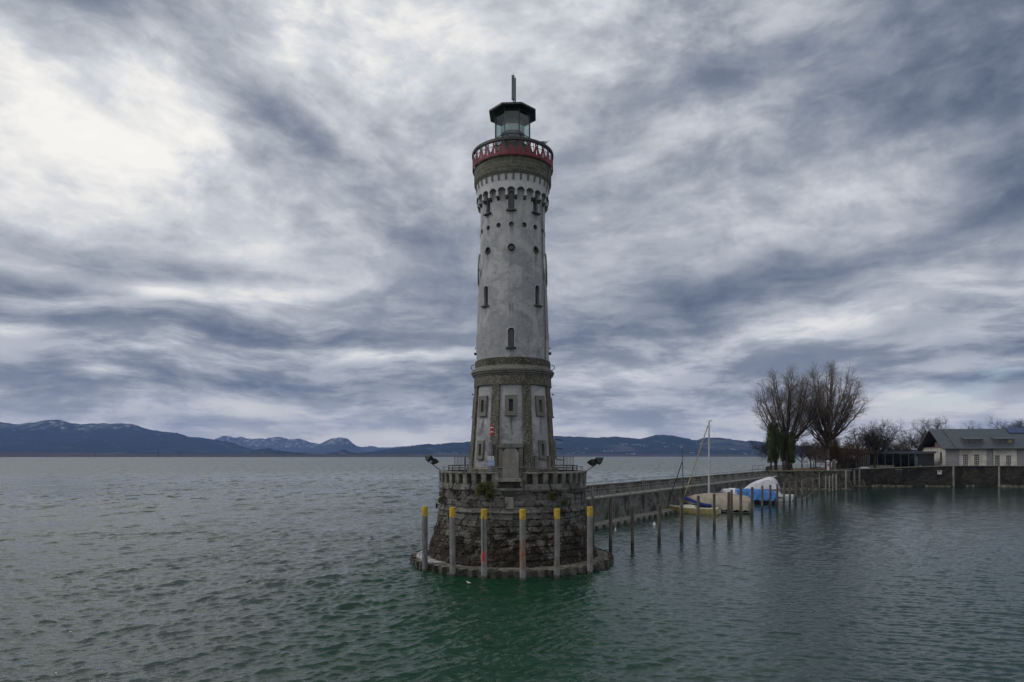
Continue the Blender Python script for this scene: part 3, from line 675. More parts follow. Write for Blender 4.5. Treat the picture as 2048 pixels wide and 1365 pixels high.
# quay walls
def wall_run(name, pts, thick, mname, label_, cap=None, zb=-.9):
    root = thing(name, label_, 'quay wall', (pts[0][0], pts[0][1], 0))
    ox, oy = pts[0][0], pts[0][1]; w = MB(); c = MB()
    for (x0, y0, z0), (x1, y1, z1) in zip(pts, pts[1:]):
        d_ = Vector((x1-x0, y1-y0, 0)); L_ = d_.length; d_.normalize(); nn = Vector((d_.y, -d_.x, 0))
        N = max(1, int(L_/1.2)); K_ = 10; rows = []
        for i in range(N+1):
            t_ = i/N; zt = z0+(z1-z0)*t_; base = Vector((x0-ox, y0-oy, 0)) + d_*L_*t_
            row = []
            for k in range(K_+1):
                zz_ = zb + (zt-zb)*k/K_; off = thick + .10*vnoise(np.array([base.x*.9]), np.array([zz_*1.3]))[0] + .25*(1-k/K_)
                row.append(base + nn*off + Vector((0, 0, zz_)))
            row.append(base + Vector((0, 0, zt))); rows.append(row)
        w.loft(rows, caps=True)
        if cap: 
            a = Vector((x0-ox, y0-oy, z0+.07)); b = Vector((x1-ox, y1-oy, z1+.07))
            mid = (a+b)/2 + nn*(thick-.15); dd = (b-a)
            c.obox(mid, (dd, nn, dd.cross(nn)), (dd.length/2, .42, .10))
    w.build('masonry', M[mname], root)
    if cap:
        ft_ = MB()
        for (x0, y0, z0), (x1, y1, z1) in zip(pts, pts[1:]):
            d_ = Vector((x1-x0, y1-y0, 0)); L_ = d_.length; d_.normalize(); nn = Vector((d_.y, -d_.x, 0)); s_ = 0.0
            while s_ < L_:
                w_ = min(rnd.uniform(1.5, 4.5), L_-s_)
                if rnd.random() < .82: ft_.obox(Vector((x0-ox, y0-oy, 0)) + d_*(s_+w_/2) + nn*(thick+.22) + Vector((0, 0, rnd.uniform(-.25, .05))), (d_, nn, (0, 0, 1)), (w_/2-.03, rnd.uniform(.25, .42), .55))
                s_ += w_
        ft_.build('footing', M['concrete_fill'], root)
    if cap: c.build('coping', M[cap], root)
    return root
wall_run('quay_wall', quay[3:], .35, 'quay_stone', 'long dark stone quay wall under the hall, pale coping on top', 'step_light')
wall_run('quay_wall', quay[:2], .3, 'concrete_dark', 'low brownish concrete quay wall below the evergreens at the end of the mole', 'step_light')
wall_run('quay_wall', quay[1:4], .3, 'quay_stone', 'recessed dark quay wall behind the rotten piles in the harbour corner', 'step_light')

# ---- mole
def ordinal(n): return ('first second third fourth fifth sixth seventh eighth ninth tenth eleventh twelfth thirteenth fourteenth fifteenth sixteenth seventeenth eighteenth nineteenth twentieth').split()[n-1]
MD = Vector((.554, .832, 0)).normalized(); MN = Vector((MD.y, -MD.x, 0))     # along, towards the harbour
M0 = Vector((9.7, 76.0, 0)) - MD*30; ML = 131.0
mole = thing('mole', 'long grey concrete harbour mole running from the lighthouse back to the shore', 'mole', tuple(M0))
def mole_strip(name, prof, mname, s0=10.5, s1=ML, n=60, wob=.02):
    rows = []
    for i in range(n+1):
        s_ = s0+(s1-s0)*i/n
        rows.append([MD*s_ + MN*a + Vector((0, 0, z + wob*vnoise(np.array([s_*.4]), np.array([a]))[0])) for a, z in prof])
    g = MB().loft(rows, closed=True); return g.build(name, M[mname], mole)
mole_strip('wall', [(0, -1), (-.05, 3.28), (-5.6, 3.28), (-6.6, -1)], 'mole_concrete')
mole_strip('walkway', [(.10, 3.22), (.10, 3.40), (-2.25, 3.40), (-2.25, 3.22)], 'step_light')
mole_strip('ledge', [(1.15, -1), (1.05, .42), (-.02, .55), (-.02, -1)], 'step_light')
mole_strip('parapet', [(-2.2, 3.38), (-2.25, 4.55), (-2.15, 4.62), (-2.9, 4.66), (-3.6, 3.3)], 'concrete_dark')
mole_strip('parapet_step', [(-1.75, 3.41), (-1.75, 3.78), (-2.21, 3.80), (-2.21, 3.41)], 'concrete')
for k in range(34):
    g = MB(); s_ = 28 + k*2.0
    g.obox(MD*s_ + MN*1.22 + Vector((0, 0, -.1)), (MD, MN, (0, 0, 1)), (.16, .16, .42)); g.build('fender_block', M['concrete_dark'], mole)
rail = thing('mole_railing', 'grey tubular railing along the walkway of the mole', 'railing', tuple(M0))
post = MB().tube([(0, 0, 3.38), (0, 0, 4.42)], .035, 5).build('post', M['galv'], rail); k0 = 0
for k in range(66):
    s_ = 28.0 + k*1.55; loc = MD*s_ + MN*(-.05)
    if k == 0: post.location = loc
    else: inst(post, 'post', rail, 0, loc)
for z in (3.75, 4.08, 4.42):
    MB().tube([MD*26 + MN*-.05 + Vector((0, 0, z)), MD*ML + MN*-.05 + Vector((0, 0, z))], .028, 5).build('rail', M['galv'], rail)
l0 = None
for k in range(17):
    s_ = 29.5 + k*5.2; 
    if l0 is None:
        l0 = thing('mole_ladder', 'rusty steel ladder on the harbour face of the mole, nearest the lighthouse', 'ladder', tuple(M0 + MD*s_ + MN*.16), math.atan2(MD.y, MD.x), 'steel ladders down the mole wall')
        g = MB()
        for q in (-.28, .28): g.tube([(q, 0, .2), (q, 0, 4.75), (q, .35, 4.75), (q, .35, 3.5)], .032, 5)
        g.build('ladder_frame', M['galv'], l0)
        g = MB()
        for q in range(13): g.tube([(-.28, 0, .4+q*.3), (.28, 0, .4+q*.3)], .02, 4)
        g.build('rungs', M['galv'], l0)
    else:
        o_ = dup(l0, tuple(M0 + MD*s_ + MN*.16), None, '%s rusty steel ladder on the harbour face of the mole, counting from the lighthouse' % ordinal(k+1))
# thin rope line with dark knots strung along the top of the parapet
g = MB()
for k in range(150):
    s_ = 28 + k*.68; c_ = MD*s_ + MN*-2.8 + Vector((0, 0, 4.98+.03*math.sin(k))); g.obox(c_, (MD, MN, (0, 0, 1)), (.06, .05, .06))
g.tube([MD*26+MN*-2.8+Vector((0, 0, 4.96)), MD*ML+MN*-2.8+Vector((0, 0, 4.96))], .014, 4)
for k in range(26): s_ = 28+k*4.0; g.tube([MD*s_+MN*-2.8+Vector((0, 0, 4.6)), MD*s_+MN*-2.8+Vector((0, 0, 5.0))], .02, 4)
tag(g.build('bird_wire', M['galv'], None, loc=tuple(M0)), 'thin knotted wire strung along the lake side top of the mole', 'wire')
# square gate frame at the landward end
g0 = thing('mole_gate', 'dark square tube gate frame standing at the landward end of the mole', 'gate', (58.6, 158.2, 4.6))
g = MB()
for x0, x1 in ((0, 0), (2.7, 2.7), (1.35, 1.35)): g.tube([(x0, 0, -.9), (x1, 0, 1.35)], .05, 5)
g.tube([(0, 0, 1.35), (2.7, 0, 1.35)], .05, 5); g.tube([(0, 0, .5), (2.7, 0, .5)], .03, 5); g.build('frame', M['grey_metal'], g0)
# ================================================================ LIGHTHOUSE
ROT = -2.5
def zf(py, r): return CAMZ + (HY-py)/F*(TY-r)      # height of a point on the front of a round wall of radius r
LH = thing('lighthouse', 'tall round pale stone lighthouse with dark lantern and red gallery rail', 'lighthouse', (TX, TY, 0))
# lower storey: tapering wall with recessed plaster panels between pebbly piers
def r_low(z): return 3.62 - (z-6.55)*(.57/7.9)
zs = [6.5, 7.0, 7.25, 8, 9, 10, 11, 12, 13, 13.73, 13.75]
lw = MB().lathe([(r_low(z)-.17, z) for z in zs[:-1]], 96).build('panel_wall', M['plaster_panel'], LH, True)
MB().lathe([(r_low(6.4)+.04, 6.4), (r_low(7.2)+.03, 7.28), (r_low(7.2)-.05, 7.32)], 96).build('base_course', M['pebble'], LH, True)
MB().lathe([(r_low(13.72)-.12, 13.70), (r_low(13.7)+.005, 13.72), (r_low(14.45)+.005, 14.46)], 96, cap=False).build('frieze_band', M['pebble'], LH, True)
MB().lathe([(3.05, 14.42), (3.11, 14.46), (3.12, 14.55), (3.22, 14.60), (3.23, 14.70), (3.31, 14.76), (3.31, 14.90), (3.22, 14.96), (3.20, 15.02), (3.07, 15.08), (3.03, 15.20)], 96, cap=False).build('cornice', M['stone_trim'], LH, True)
MB().lathe([(3.02, 15.10), (3.02, 15.66), (2.99, 15.74), (2.88, 15.80)], 96, cap=False).build('upper_band', M['pebble_dark'], LH, True)
pier = MB()
A0, A1 = 16.2, 28.8
pier = None
def pier_mb():
    g = MB(); rows = []
    for z in (7.26, 8.4, 9.6, 10.8, 12, 13, 13.735):
        ro = r_low(z); ri = ro-.25; row = [pol(A0, ri, z), pol(A0+.2, ro-.02, z)]
        row += [pol(a, ro, z) for a in np.linspace(A0+.7, A1-.7, 6)] + [pol(A1-.2, ro-.02, z), pol(A1, ri, z)]; rows.append(row)
    return g.loft(rows, closed=True)
pier = pier_mb().build('pier', M['pebble'], LH, True); pier.rotation_euler.z = R(ROT)
for k in range(1, 8): inst(pier, 'pier', LH, R(ROT+45*k))
# windows of the lower storey
cutters = MB()
def low_window(phi, zc, fw, fh, ow, oh, kind='upper'):
    rr = r_low(zc)-.17; tx, tz, to = frame(phi); c = pol(phi, rr, zc)
    slope = Vector((0, 0, 1))*1.0 - to*(.57/7.9); slope.normalize()
    nrm = tx.cross(slope)*-1; nrm = (to + Vector((0, 0, 1))*(.57/7.9)).normalized()
    f_ = MB()
    t_ = (fw-ow)/2; th = (fh-oh)/2
    for sx_ in (-1, 1): f_.obox(c + tx*sx_*(ow+t_)/2 + nrm*.03, (tx, slope, nrm), (t_/2, fh/2, .10))
    for sz_ in (-1, 1): f_.obox(c + slope*sz_*(oh+th)/2 + nrm*.028, (tx, slope, nrm), (ow/2+.001, th/2, .10))
    w = f_.build('window', M['stone_trim'], LH)
    MB().obox(c - nrm*.20, (tx, slope, nrm), (ow/2+.03, oh/2+.03, .02)).build('pane', M['dark'], w)
    MB().obox(c - slope*(fh/2-.03) + nrm*.12, (tx, slope, nrm), (fw/2+.02, .045, .06)).build('sill', M['stone_trim'], w)
    cutters.obox(c - nrm*.0, (tx, slope, nrm), (ow/2+.004, oh/2+.004, .38))
for k in range(-2, 6): low_window(ROT+45*k, 12.1, .92, 1.56, .32, .92)
for k in (-1, 1, 2, 3, 4, 5, 6): low_window(ROT+45*k, 8.75, .74, 1.42, .28, .88)
cut(lw, cutters)
# door: stone surround, plain weathered slab with clipped upper corners
tx, tz, to = frame(ROT); c = pol(ROT, 3.47, 0)
dr = MB()
zt, zb_ = 8.98, 6.45
for s_ in (-1, 1): dr.obox(c + tx*s_*.76 + Vector((0, 0, 8.1)) + to*.03, (tx, tz, to), (.14, .72, .16))
dr.obox(c + Vector((0, 0, 9.06)) - to*.02, (tx, tz, to), (.94, .15, .18))
for s_ in (-1, 1): dr.obox(c + tx*s_*.76 + Vector((0, 0, 6.95)) + to*.02, (tx, tz, to), (.14, .42, .10))
dr = dr.build('door', M['stone_trim'], LH)
MB().prism([(-.61, 6.5), (.61, 6.5), (.61, 8.55), (.34, 8.86), (-.34, 8.86), (-.61, 8.55)], c - to*.02, tx, tz, to, .30).build('leaf', M['door_slab'], dr)
MB().obox(c + Vector((0, 0, 8.895)) + to*.29, (tx, tz, to), (.66, .018, .03)).build('lintel_flashing', M['black_metal'], dr)
# low buttress blocks beside the right lower window
for ph_ in (ROT+45-12, ROT+45+11):
    a_, b_, n_o = frame(ph_); MB().obox(pol(ph_, 3.42, 7.75), (a_, b_, n_o), (.13, .55, .14)).build('stub_pier', M['stone_trim'], LH)
# grey cable cabinet and conduit left of the door
a_, b_, n_o = frame(-28)
MB().obox(pol(-27.5, 3.58, 8.2), (a_, b_, n_o), (.16, 1.1, .07)).build('conduit', M['grey_metal'], LH)

# shaft
prof = [(2.89, 15.6), (2.89, 16.8), (2.85, 18.5), (2.78, 20.5), (2.70, 22.4), (2.63, 24), (2.58, 25.3), (2.57, 26.5), (2.58, 28.0), (2.58, 29.6)]
def r_sh(z): return float(np.interp(z, [p[1] for p in prof], [p[0] for p in prof]))
sh = MB().lathe(prof, 128).build('shaft', M['plaster'], LH, True)
cut2 = MB()
def slit(phi, z0, h, w=.34):
    r = r_sh(z0+h/2); tx, tz, to = frame(phi); c = pol(phi, r, z0)
    cut2.prism(arch_poly(w+.16, h+.10), c - to*.28, tx, tz, to, .6)
    o = MB()
    # narrow plaster rim round the opening
    pts = [(-w/2-.13, 0), (-w/2-.13, h-w/2)] + [((w/2+.13)*math.cos(math.pi-math.pi*i/10), h-w/2+(w/2+.13)*math.sin(math.pi*i/10)) for i in range(11)] + [(w/2+.13, 0)]
    o.tube([c + to*(.0-.02*abs(a)) + tx*a + tz*b for a, b in pts], .035, 5)
    win = o.build('window', M['plaster_white'], LH, True)
    MB().prism(arch_poly(w, h), c - to*.20, tx, tz, to, .03).build('pane', M['glass_dark'], win)
    MB().obox(c + to*.07 - tz*.05, (tx, tz, to), (w/2+.22, .05, .13)).build('sill', M['concrete_dark'], win)
for k in (0, 1, 3, 4, 5, 7): slit(ROT+45*k, 27.02, 1.36, .32)
for k in (-1, 1, 3, 5): slit(ROT+45*k+(-.5 if k < 0 else .5), zf(611.5, .7*2.75), 1.42, .32)
for k in (0, 2, 4, 6): slit(ROT+45*k, zf(695, 2.86), 1.38, .32)
def port(phi, z, rad, lip):
    r = r_sh(z); tx, tz, to = frame(phi); c = pol(phi, r, z)
    cut2.prism(disc_poly(rad), c - to*.25, tx, tz, to, .6)
    ring = MB(); ring.tube([c + to*.005 + tx*rad*1.02*math.cos(a) + tz*rad*1.02*math.sin(a) for a in np.linspace(0, 2*math.pi, 21)[:-1]], .028 if not lip else .04, 5, closed=True)
    pw = ring.build('porthole', M['concrete_dark'], LH, True)
    MB().prism(disc_poly(rad*.98), c - to*.16, tx, tz, to, .03).build('pane', M['glass_dark'], pw)
    if lip: MB().prism([(rad*1.12*math.cos(a), rad*1.12*math.sin(a)) for a in np.linspace(math.pi, 2*math.pi, 12)] + [(rad*.7*math.cos(a), -.05+rad*.55*math.sin(a)) for a in np.linspace(2*math.pi, math.pi, 10)], c - to*.05, tx, tz, to, .16).build('hood', M['concrete_dark'], pw)
for k in range(16): port(ROT+22.5*k, 25.92, .165, False)
for k in range(8):
    if k not in (2, 6): port(ROT+45*k, 24.15, .25, True)
cut(sh, cut2)
sh.data.polygons.foreach_set('use_smooth', [True]*len(sh.data.polygons)); sh.data.set_sharp_from_angle(angle=R(30))
# clock dials on the two sides
for s_ in (-1, 1):
    phi = 90*s_ + ROT*.5; tx, tz, to = frame(phi); c = pol(phi, 2.62, 23.1)
    dial = MB().tube([c + tx*1.25*math.cos(a) + tz*1.25*math.sin(a) + to*(.04 - .05*math.sin(a)) for a in np.linspace(0, 2*math.pi, 41)[:-1]], .055, 6, closed=True).build('clock', M['concrete'], LH, True)
    MB().prism(disc_poly(1.2, 32), c - to*.30, tx, tz, to, .27).build('dial', M['white_paint'], dial)
    hands = MB().obox(c + to*.0 + tz*.4, (tx, tz, to), (.05, .5, .02)).obox(c + to*.05 + tx*.3, (tx, tz, to), (.4, .05, .02)); hands.build('hands', M['black_metal'], dial)
# lightning conductor down the shaft
MB().tube([pol(62.0, r_sh(z)+.03, z) for z in (15.8, 18, 20, 22, 24, 26, 28)] + [pol(62, 2.9, 28.6), pol(62, 3.1, 29.6), pol(62, 3.12, 30.9)], .022, 4).build('lightning_conductor', M['black_metal'], LH)
MB().tube([pol(58.0, r_sh(z)+.02, z) for z in (15.8, 18, 20, 22, 24, 26, 27.9)], .012, 4).build('cable', M['grey_metal'], LH)
# iron ring brackets just above the cornice
for s_ in (-1, 1):
    c = pol(90*s_, 3.06, 15.35); tx, tz, to = frame(90*s_)
    MB().tube([c + to*.28*math.sin(a) + tz*.22*math.cos(a) for a in np.linspace(0, math.pi, 9)], .03, 5).build('hoop', M['black_metal'], LH)
for s_ in (-1, 1):
    for z in (16.9, 13.2):
        MB().obox(pol(91*s_, (r_sh(z) if z > 15 else r_low(z))+.06, z), frame(91*s_), (.05, .05, .07)).build('bracket', M['black_metal'], LH)
for z in (8.0, 8.9, 9.6):
    MB().tube([pol(88, r_low(z), z), pol(88, r_low(z)+.55, z-.05)], .04, 5).build('iron_peg', M['black_metal'], LH)

# corbelled white drum with arched lower edge (24 arches)
RD, ZS, AR = 2.84, 28.38, 7.5*.74
def arch_bottom(phi):            # phi in degrees inside one 15-degree bay, centre 0
    hw = 5.4                     # half opening in degrees
    if abs(phi) >= hw: return ZS
    rad = RD*R(hw); x = RD*R(phi); return ZS + math.sqrt(max(rad*rad-x*x, 0))
g = MB(); outer_b, outer_t, inner_b = [], [], []
angs = []
for k in range(24):
    for q in [-7.5, -6.4, -5.41, -5.39, -5.1, -4.5, -3.6, -2.4, -1.2, 0, 1.2, 2.4, 3.6, 4.5, 5.1, 5.39, 5.41, 6.4]: angs.append((k, q))
rows = []
for k, q in angs:
    a = ROT+15*k+q; zb0 = ZS-.32 if abs(q) >= 5.4 else arch_bottom(q)
    rows.append([pol(a, 2.55, zb0), pol(a, RD-.015, zb0), pol(a, RD, zb0+.02), pol(a, RD+.01, 29.1), pol(a, 2.93, 29.6), pol(a, 2.97, 29.72), pol(a, 2.55, 29.72)])
n_ = len(rows); vs = [p for r in rows for p in r]; fs = []
for i in range(n_):
    j = (i+1) % n_
    for q in range(7): fs.append((i*7+q, j*7+q, j*7+(q+1) % 7, i*7+(q+1) % 7))
g.add(vs, fs); g.build('drum', M['plaster_white'], LH)
bay = []
for k in range(24):
    a0 = ROT+15*k; g = MB(); pts = [pol(a0+5.4*math.cos(t_), RD+.02, ZS+RD*R(5.4)*math.sin(t_)) for t_ in np.linspace(0, math.pi, 11)]
    g.tube(pts, .038, 5)
    if k == 0: arc = g.build('arch', M['concrete_dark'], LH, True)
    else: inst(arc, 'arch', LH, R(15*k))
    if k == 0:
        tx, tz, to = frame(ROT+7.5); g = MB()
        g.loft([[pol(ROT+7.5, 2.5, z) + tx*s_*.095 + to*dd for s_ in (-1, 1) for dd in ((.02, e) if s_ < 0 else (e, .02))] for z, e in ((27.80, .12), (27.90, .17), (27.91, .24), (28.05, .29), (28.08, .33))], closed=True)
        cb = g.build('corbel', M['concrete_dark'], LH)
    else: inst(cb, 'corbel', LH, R(15*k))
# stone ring with dentils
MB().lathe([(2.9, 29.66), (3.00, 29.67), (3.07, 29.80), (3.08, 29.9), (3.08, 30.86), (3.12, 30.88), (3.12, 30.97), (2.2, 30.99)], 96).build('stone_ring', M['ashlar_green'], LH, True)
tx, tz, to = frame(ROT+3.5)
g = MB().loft([[pol(ROT+3.5, 2.8, z) + tx*s_*w_ + to*dd for s_ in (-1, 1) for dd in ((0, e) if s_ < 0 else (e, 0))] for z, e, w_ in ((29.18, .07, .05), (29.3, .13, .075), (29.5, .16, .085), (29.67, .19, .085))], closed=True)
dn = g.build('dentil', M['stone_trim'], LH)
for k in range(1, 32): inst(dn, 'dentil', LH, R(11.25*k))

# gallery railing: dark top rail, red cut-out figures
RR_ = 3.19
rl = MB().lathe([(RR_-.10, 32.02), (RR_+.04, 32.02), (RR_+.07, 32.06), (RR_+.07, 32.24), (RR_, 32.29), (RR_-.10, 32.27), (RR_-.10, 32.02)], 96, cap=False).build('gallery_railing', M['black_metal'], LH, True)
MB().tube([pol(a, RR_-.05, 31.72) for a in range(0, 360, 6)], .022, 5, closed=True).build('mid_rail', M['black_metal'], rl)
MB().lathe([(RR_-.02, 30.93), (RR_+.015, 30.93), (RR_+.015, 31.00), (RR_-.02, 31.00), (RR_-.02, 30.93)], 90, cap=False).build('bottom_rail', M['red_paint'], rl)
def fig_mb():
    tx, tz, to = frame(0); g = MB(); th = .035; c = pol(0, RR_-.01, 0)
    def pr(poly): g.prism([(a, b) for a, b in poly], c, tx, tz, to, th)
    # skirt band with a small round hole suggested by two pieces
    pr([(-.335, 31.0), (.335, 31.0), (.335, 31.16), (-.335, 31.16)])
    pr([(-.335, 31.16), (-.20, 31.16), (-.22, 31.36), (-.335, 31.28)]); pr([(.20, 31.16), (.335, 31.16), (.335, 31.28), (.22, 31.36)])
    for s_ in (-1, 1):
        P_ = [(.285, 31.16), (.265, 31.34), (.21, 31.52), (.15, 31.66), (.115, 31.74), (.0, 31.74), (.0, 31.56), (.022, 31.52), (.035, 31.38), (.04, 31.16)]
        P_ = [(a*s_, b) for a, b in P_]; pr(P_ if s_ < 0 else P_[::-1])
    n = 14; ro, ri = .165, .05; zc = 31.86
    for i in range(n):
        a, b = 2*math.pi*i/n, 2*math.pi*(i+1)/n
        pr([(ri*math.cos(a), zc+ri*math.sin(a)), (ro*math.cos(a), zc+ro*math.sin(a)), (ro*math.cos(b), zc+ro*math.sin(b)), (ri*math.cos(b), zc+ri*math.sin(b))])
    return g
fg = fig_mb().build('figure_panel', M['red_paint'], rl); fg.rotation_euler.z = R(-1.5)
for k in range(1, 30): inst(fg, 'figure_panel', rl, R(-1.5+12*k))
st = MB().tube([pol(6, RR_-.04, 30.95), pol(6, RR_-.04, 32.1)], .022, 5).build('baluster', M['black_metal'], rl)
for k in range(1, 15): inst(st, 'baluster', rl, R(24*k))
# gallery floor and lantern
MB().lathe([(3.05, 30.985), (3.05, 31.0), (0.5, 31.01)], 48, cap=False).build('gallery_floor', M['paving'], LH)
def octo(r, rot=ROT): return [(r*math.sin(R(22.5+45*k+rot)), -r*math.cos(R(22.5+45*k+rot))) for k in range(8)]
LN = MB().prism(octo(1.47), (0, 0, 31.0), (1, 0, 0), (0, 1, 0), (0, 0, 1), 1.72).build('lantern', M['green_metal'], LH)
gl = MB()
pts = octo(1.43)
for k in range(8):
    a = Vector((*pts[k], 0)); b = Vector((*pts[(k+1) % 8], 0)); mid = (a+b)/2; d_ = (b-a).normalized(); nn = Vector((d_.y, -d_.x, 0))
    gl.obox(mid + Vector((0, 0, 34.1)), (d_, (0, 0, 1), nn), ((b-a).length/2-.03, 1.38, .008))
gl.build('glazing', M['glazing'], LN)
for k in range(8):
    a = Vector((*octo(1.46)[k], 0)); b = Vector((*octo(1.46)[(k+1) % 8], 0))
    MB().obox(a + Vector((0, 0, 34.1)), ((a).normalized(), (0, 0, 1), (-a.normalized().y, a.normalized().x, 0)), (.035, 1.42, .035)).build('mullion', M['green_metal'], LN)
    o_ = MB()
    o_.tube([a + Vector((0, 0, 33.45)), b + Vector((0, 0, 33.45))], .03, 5); o_.tube([a + Vector((0, 0, 32.75)), b + Vector((0, 0, 32.75))], .045, 5)
    o_.tube([a + Vector((0, 0, 32.8)), b + Vector((0, 0, 33.42))], .024, 5); o_.tube([b + Vector((0, 0, 32.8)), a + Vector((0, 0, 33.42))], .024, 5)
    for q in (.25, .5, .75): o_.tube([a.lerp(b, q) + Vector((0, 0, 32.75)), a.lerp(b, q) + Vector((0, 0, 33.45))], .012, 4)
    o_.build('brace', M['black_metal'], LN)
MB().prism(octo(1.44), (0, 0, 35.30), (1, 0, 0), (0, 1, 0), (0, 0, 1), .2).build('header', M['green_metal'], LN)
# blinds, inner screen and lamp optic
for nm_, r_, z_, h_, mm_ in (('blind', .98, 33.42, .50, 'blind_grey'), ('screen', 1.0, 33.93, .50, 'white_gel'), ('upper_blind', .94, 34.44, .36, 'blind_grey')):
    q_ = octo(r_); g = MB()
    for k in range(8):
        a = Vector((*q_[k], 0)); b = Vector((*q_[(k+1) % 8], 0)); g.obox((a+b)/2 + Vector((0, 0, z_+h_/2)), ((b-a), (0, 0, 1), (b-a).cross(Vector((0, 0, 1)))), ((b-a).length/2, h_/2, .012))
    g.build(nm_, M[mm_], LN)
MB().tube([(0, 0, 32.7), (0, 0, 35.3)], .12, 8).build('lamp_column', M['grey_metal'], LN)
MB().lathe([(.14, 32.72), (.14, 32.95), (.36, 33.0), (.40, 33.12), (.36, 33.3), (.1, 33.36)], 16).build('lamp', M['glass_dark'], LN, True)
rf = MB().loft([[Vector((*p, z)) for p in octo(r)] for r, z in ((1.38, 35.40), (1.90, 35.44), (1.99, 35.46), (1.99, 35.60), (1.93, 35.63), (.5, 36.05))], closed=True).build('roof', M['black_metal'], LN)
MB().lathe([(.16, 35.9), (.14, 36.3), (.05, 36.35)], 12).build('finial', M['black_metal'], rf)
an = MB().obox((.02, -.05, 37.72), ((1, 0, 0), (0, 1, 0), (0, 0, 1)), (.115, .06, .98)).build('antenna', M['antenna'], LH)
MB().obox((.20, .12, 37.50), ((1, 0, 0), (0, 1, 0), (0, 0, 1)), (.06, .05, 1.10)).build('rear_panel', M['antenna'], an)
MB().tube([(.06, .04, 35.9), (.06, .04, 36.9)], .05, 8).tube([(.17, .08, 35.9), (.17, .08, 36.6)], .03, 6).tube([(.05, 0, 38.6), (.05, 0, 39.0)], .012, 4).build('mast', M['grey_metal'], an)
MB().tube([(-.06, -.1, 36.9), (.2, .1, 36.9)], .02, 5).build('clamp', M['black_metal'], an)

# ================================================================ STONE BASE
BS = thing('stone_bastion', 'round base of rough blackened masonry blocks carrying the lighthouse', 'stone base', (TX, TY, 0))
def base_mesh():
    nt, nz = 1500, 190
    th = np.linspace(0, 2*np.pi, nt, endpoint=False); z = np.linspace(-1.0, 5.86, nz)
    TH, ZZ = np.meshgrid(th, z)
    r = np.interp(ZZ, [-1, .35, 1.6, 3.0, 3.9, 4.2, 5.9], [6.85, 6.78, 6.42, 6.02, 5.86, 5.84, 5.82])
    hc = .46; cw = ZZ + .16*vnoise(TH*3, ZZ*.5, 0, 3)
    row = np.floor(cw/hc); fz = cw/hc - row
    u = TH*6.1; bl = .75 + .9*_h(row.astype(np.int64), 0, 0, 5)
    uu = u/bl + _h(row.astype(np.int64), 1, 0, 9)*3 + .28*vnoise(TH*9, ZZ*2.6, 0, 4)
    colm = np.floor(uu); fu = uu-colm
    e = np.minimum(np.minimum(fz, 1-fz)*hc, np.minimum(fu, 1-fu)*bl)
    e = e + .06*fbm(TH*26, ZZ*4.5, 0, 4, 6)
    low = np.clip((4.2-ZZ)/1.2, 0, 1); joint = np.clip(1-e/.045, 0, 1)
    tone = _h(row.astype(np.int64), colm.astype(np.int64), 3, 2)
    off = (.07+.10*low)*(_h(row.astype(np.int64), colm.astype(np.int64), 7, 1)-.4)
    n1_ = fbm(np.cos(TH)*9, np.sin(TH)*9, ZZ*1.6, 5, 12, .6)
    r2 = r + off*np.clip(e/.08, 0, 1) - (.05+.06*low)*joint + (.07+.18*low)*n1_ + .16*low*fbm(np.cos(TH)*3.5, np.sin(TH)*3.5, ZZ*.8, 3, 30)
    ledge = np.exp(-((ZZ-4.22)/.10)**2)*.13 + np.exp(-((ZZ-5.80)/.05)**2)*.05
    r2 = r2 + ledge
    joint = joint*(1-np.clip(ledge*9, 0, 1))
    moss = np.clip((3.9-ZZ)/2.6, 0, 1)*.72 + .35*np.exp(-((ZZ-5.45)/.25)**2)*(vnoise(TH*8, ZZ, 0, 8) > -.1) - .10*(np.abs(ZZ-4.9) < .5)
    moss = moss + .25*vnoise(TH*2.2, ZZ*.5, 0, 77)
    V = np.stack([r2*np.sin(TH), -r2*np.cos(TH), ZZ], -1)
    return raw_mesh('masonry', V.reshape(-1, 3), gridfaces(nz, nt, wrap=True), M['rough_masonry'], BS, smooth=True,
                    attrs={'joint': joint.ravel()*.85, 'tone': (np.clip(tone*.9 + .35*(ZZ > 4.2), 0, 1)).ravel(), 'moss': moss.ravel()})
base_mesh()
# parapet with tall niches; a gap in front of the door
npil = 46; RP = 5.80; gap_ = 8.6
MB().lathe([(5.05, 5.7), (5.05, 6.62), (.5, 6.64)], 72, cap=False).build('platform', M['concrete_dark'], BS)
MB().lathe([(5.2, 5.80), (5.90, 5.80), (5.93, 5.86), (5.93, 5.93), (5.86, 5.97), (5.62, 5.98), (5.2, 5.98)], 120, cap=False).build('string_course', M['concrete'], BS, True)
a0 = gap_+ROT; a1 = 360-gap_+ROT
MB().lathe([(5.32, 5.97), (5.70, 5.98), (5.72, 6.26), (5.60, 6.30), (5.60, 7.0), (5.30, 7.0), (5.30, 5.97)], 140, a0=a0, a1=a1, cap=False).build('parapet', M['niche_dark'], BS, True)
MB().lathe([(5.24, 6.98), (5.24, 7.12), (5.86, 7.12), (5.90, 7.08), (5.90, 6.99), (5.24, 6.98)], 140, a0=a0, a1=a1, cap=False).build('coping', M['concrete'], BS, True)
MB().lathe([(5.68, 5.98), (5.84, 5.98), (5.86, 6.24), (5.68, 6.27)], 140, a0=a0, a1=a1, cap=False).build('plinth_band', M['concrete'], BS, True)
span = a1-a0; n_p = 44; mer0 = None
for k in range(n_p):
    a = a0 + 2.0 + (span-4.0)*k/(n_p-1)
    if mer0 is None:
        tx, tz, to = frame(0); g = MB().obox((0, -5.70, 6.63), (tx, tz, to), (.185, .36, .15)).obox((0, -5.72, 6.90), (tx, tz, to), (.205, .05, .155)); mer0 = g.build('pilaster', M['concrete'], BS); mer0.rotation_euler.z = R(a)
    else: inst(mer0, 'pilaster', BS, R(a))
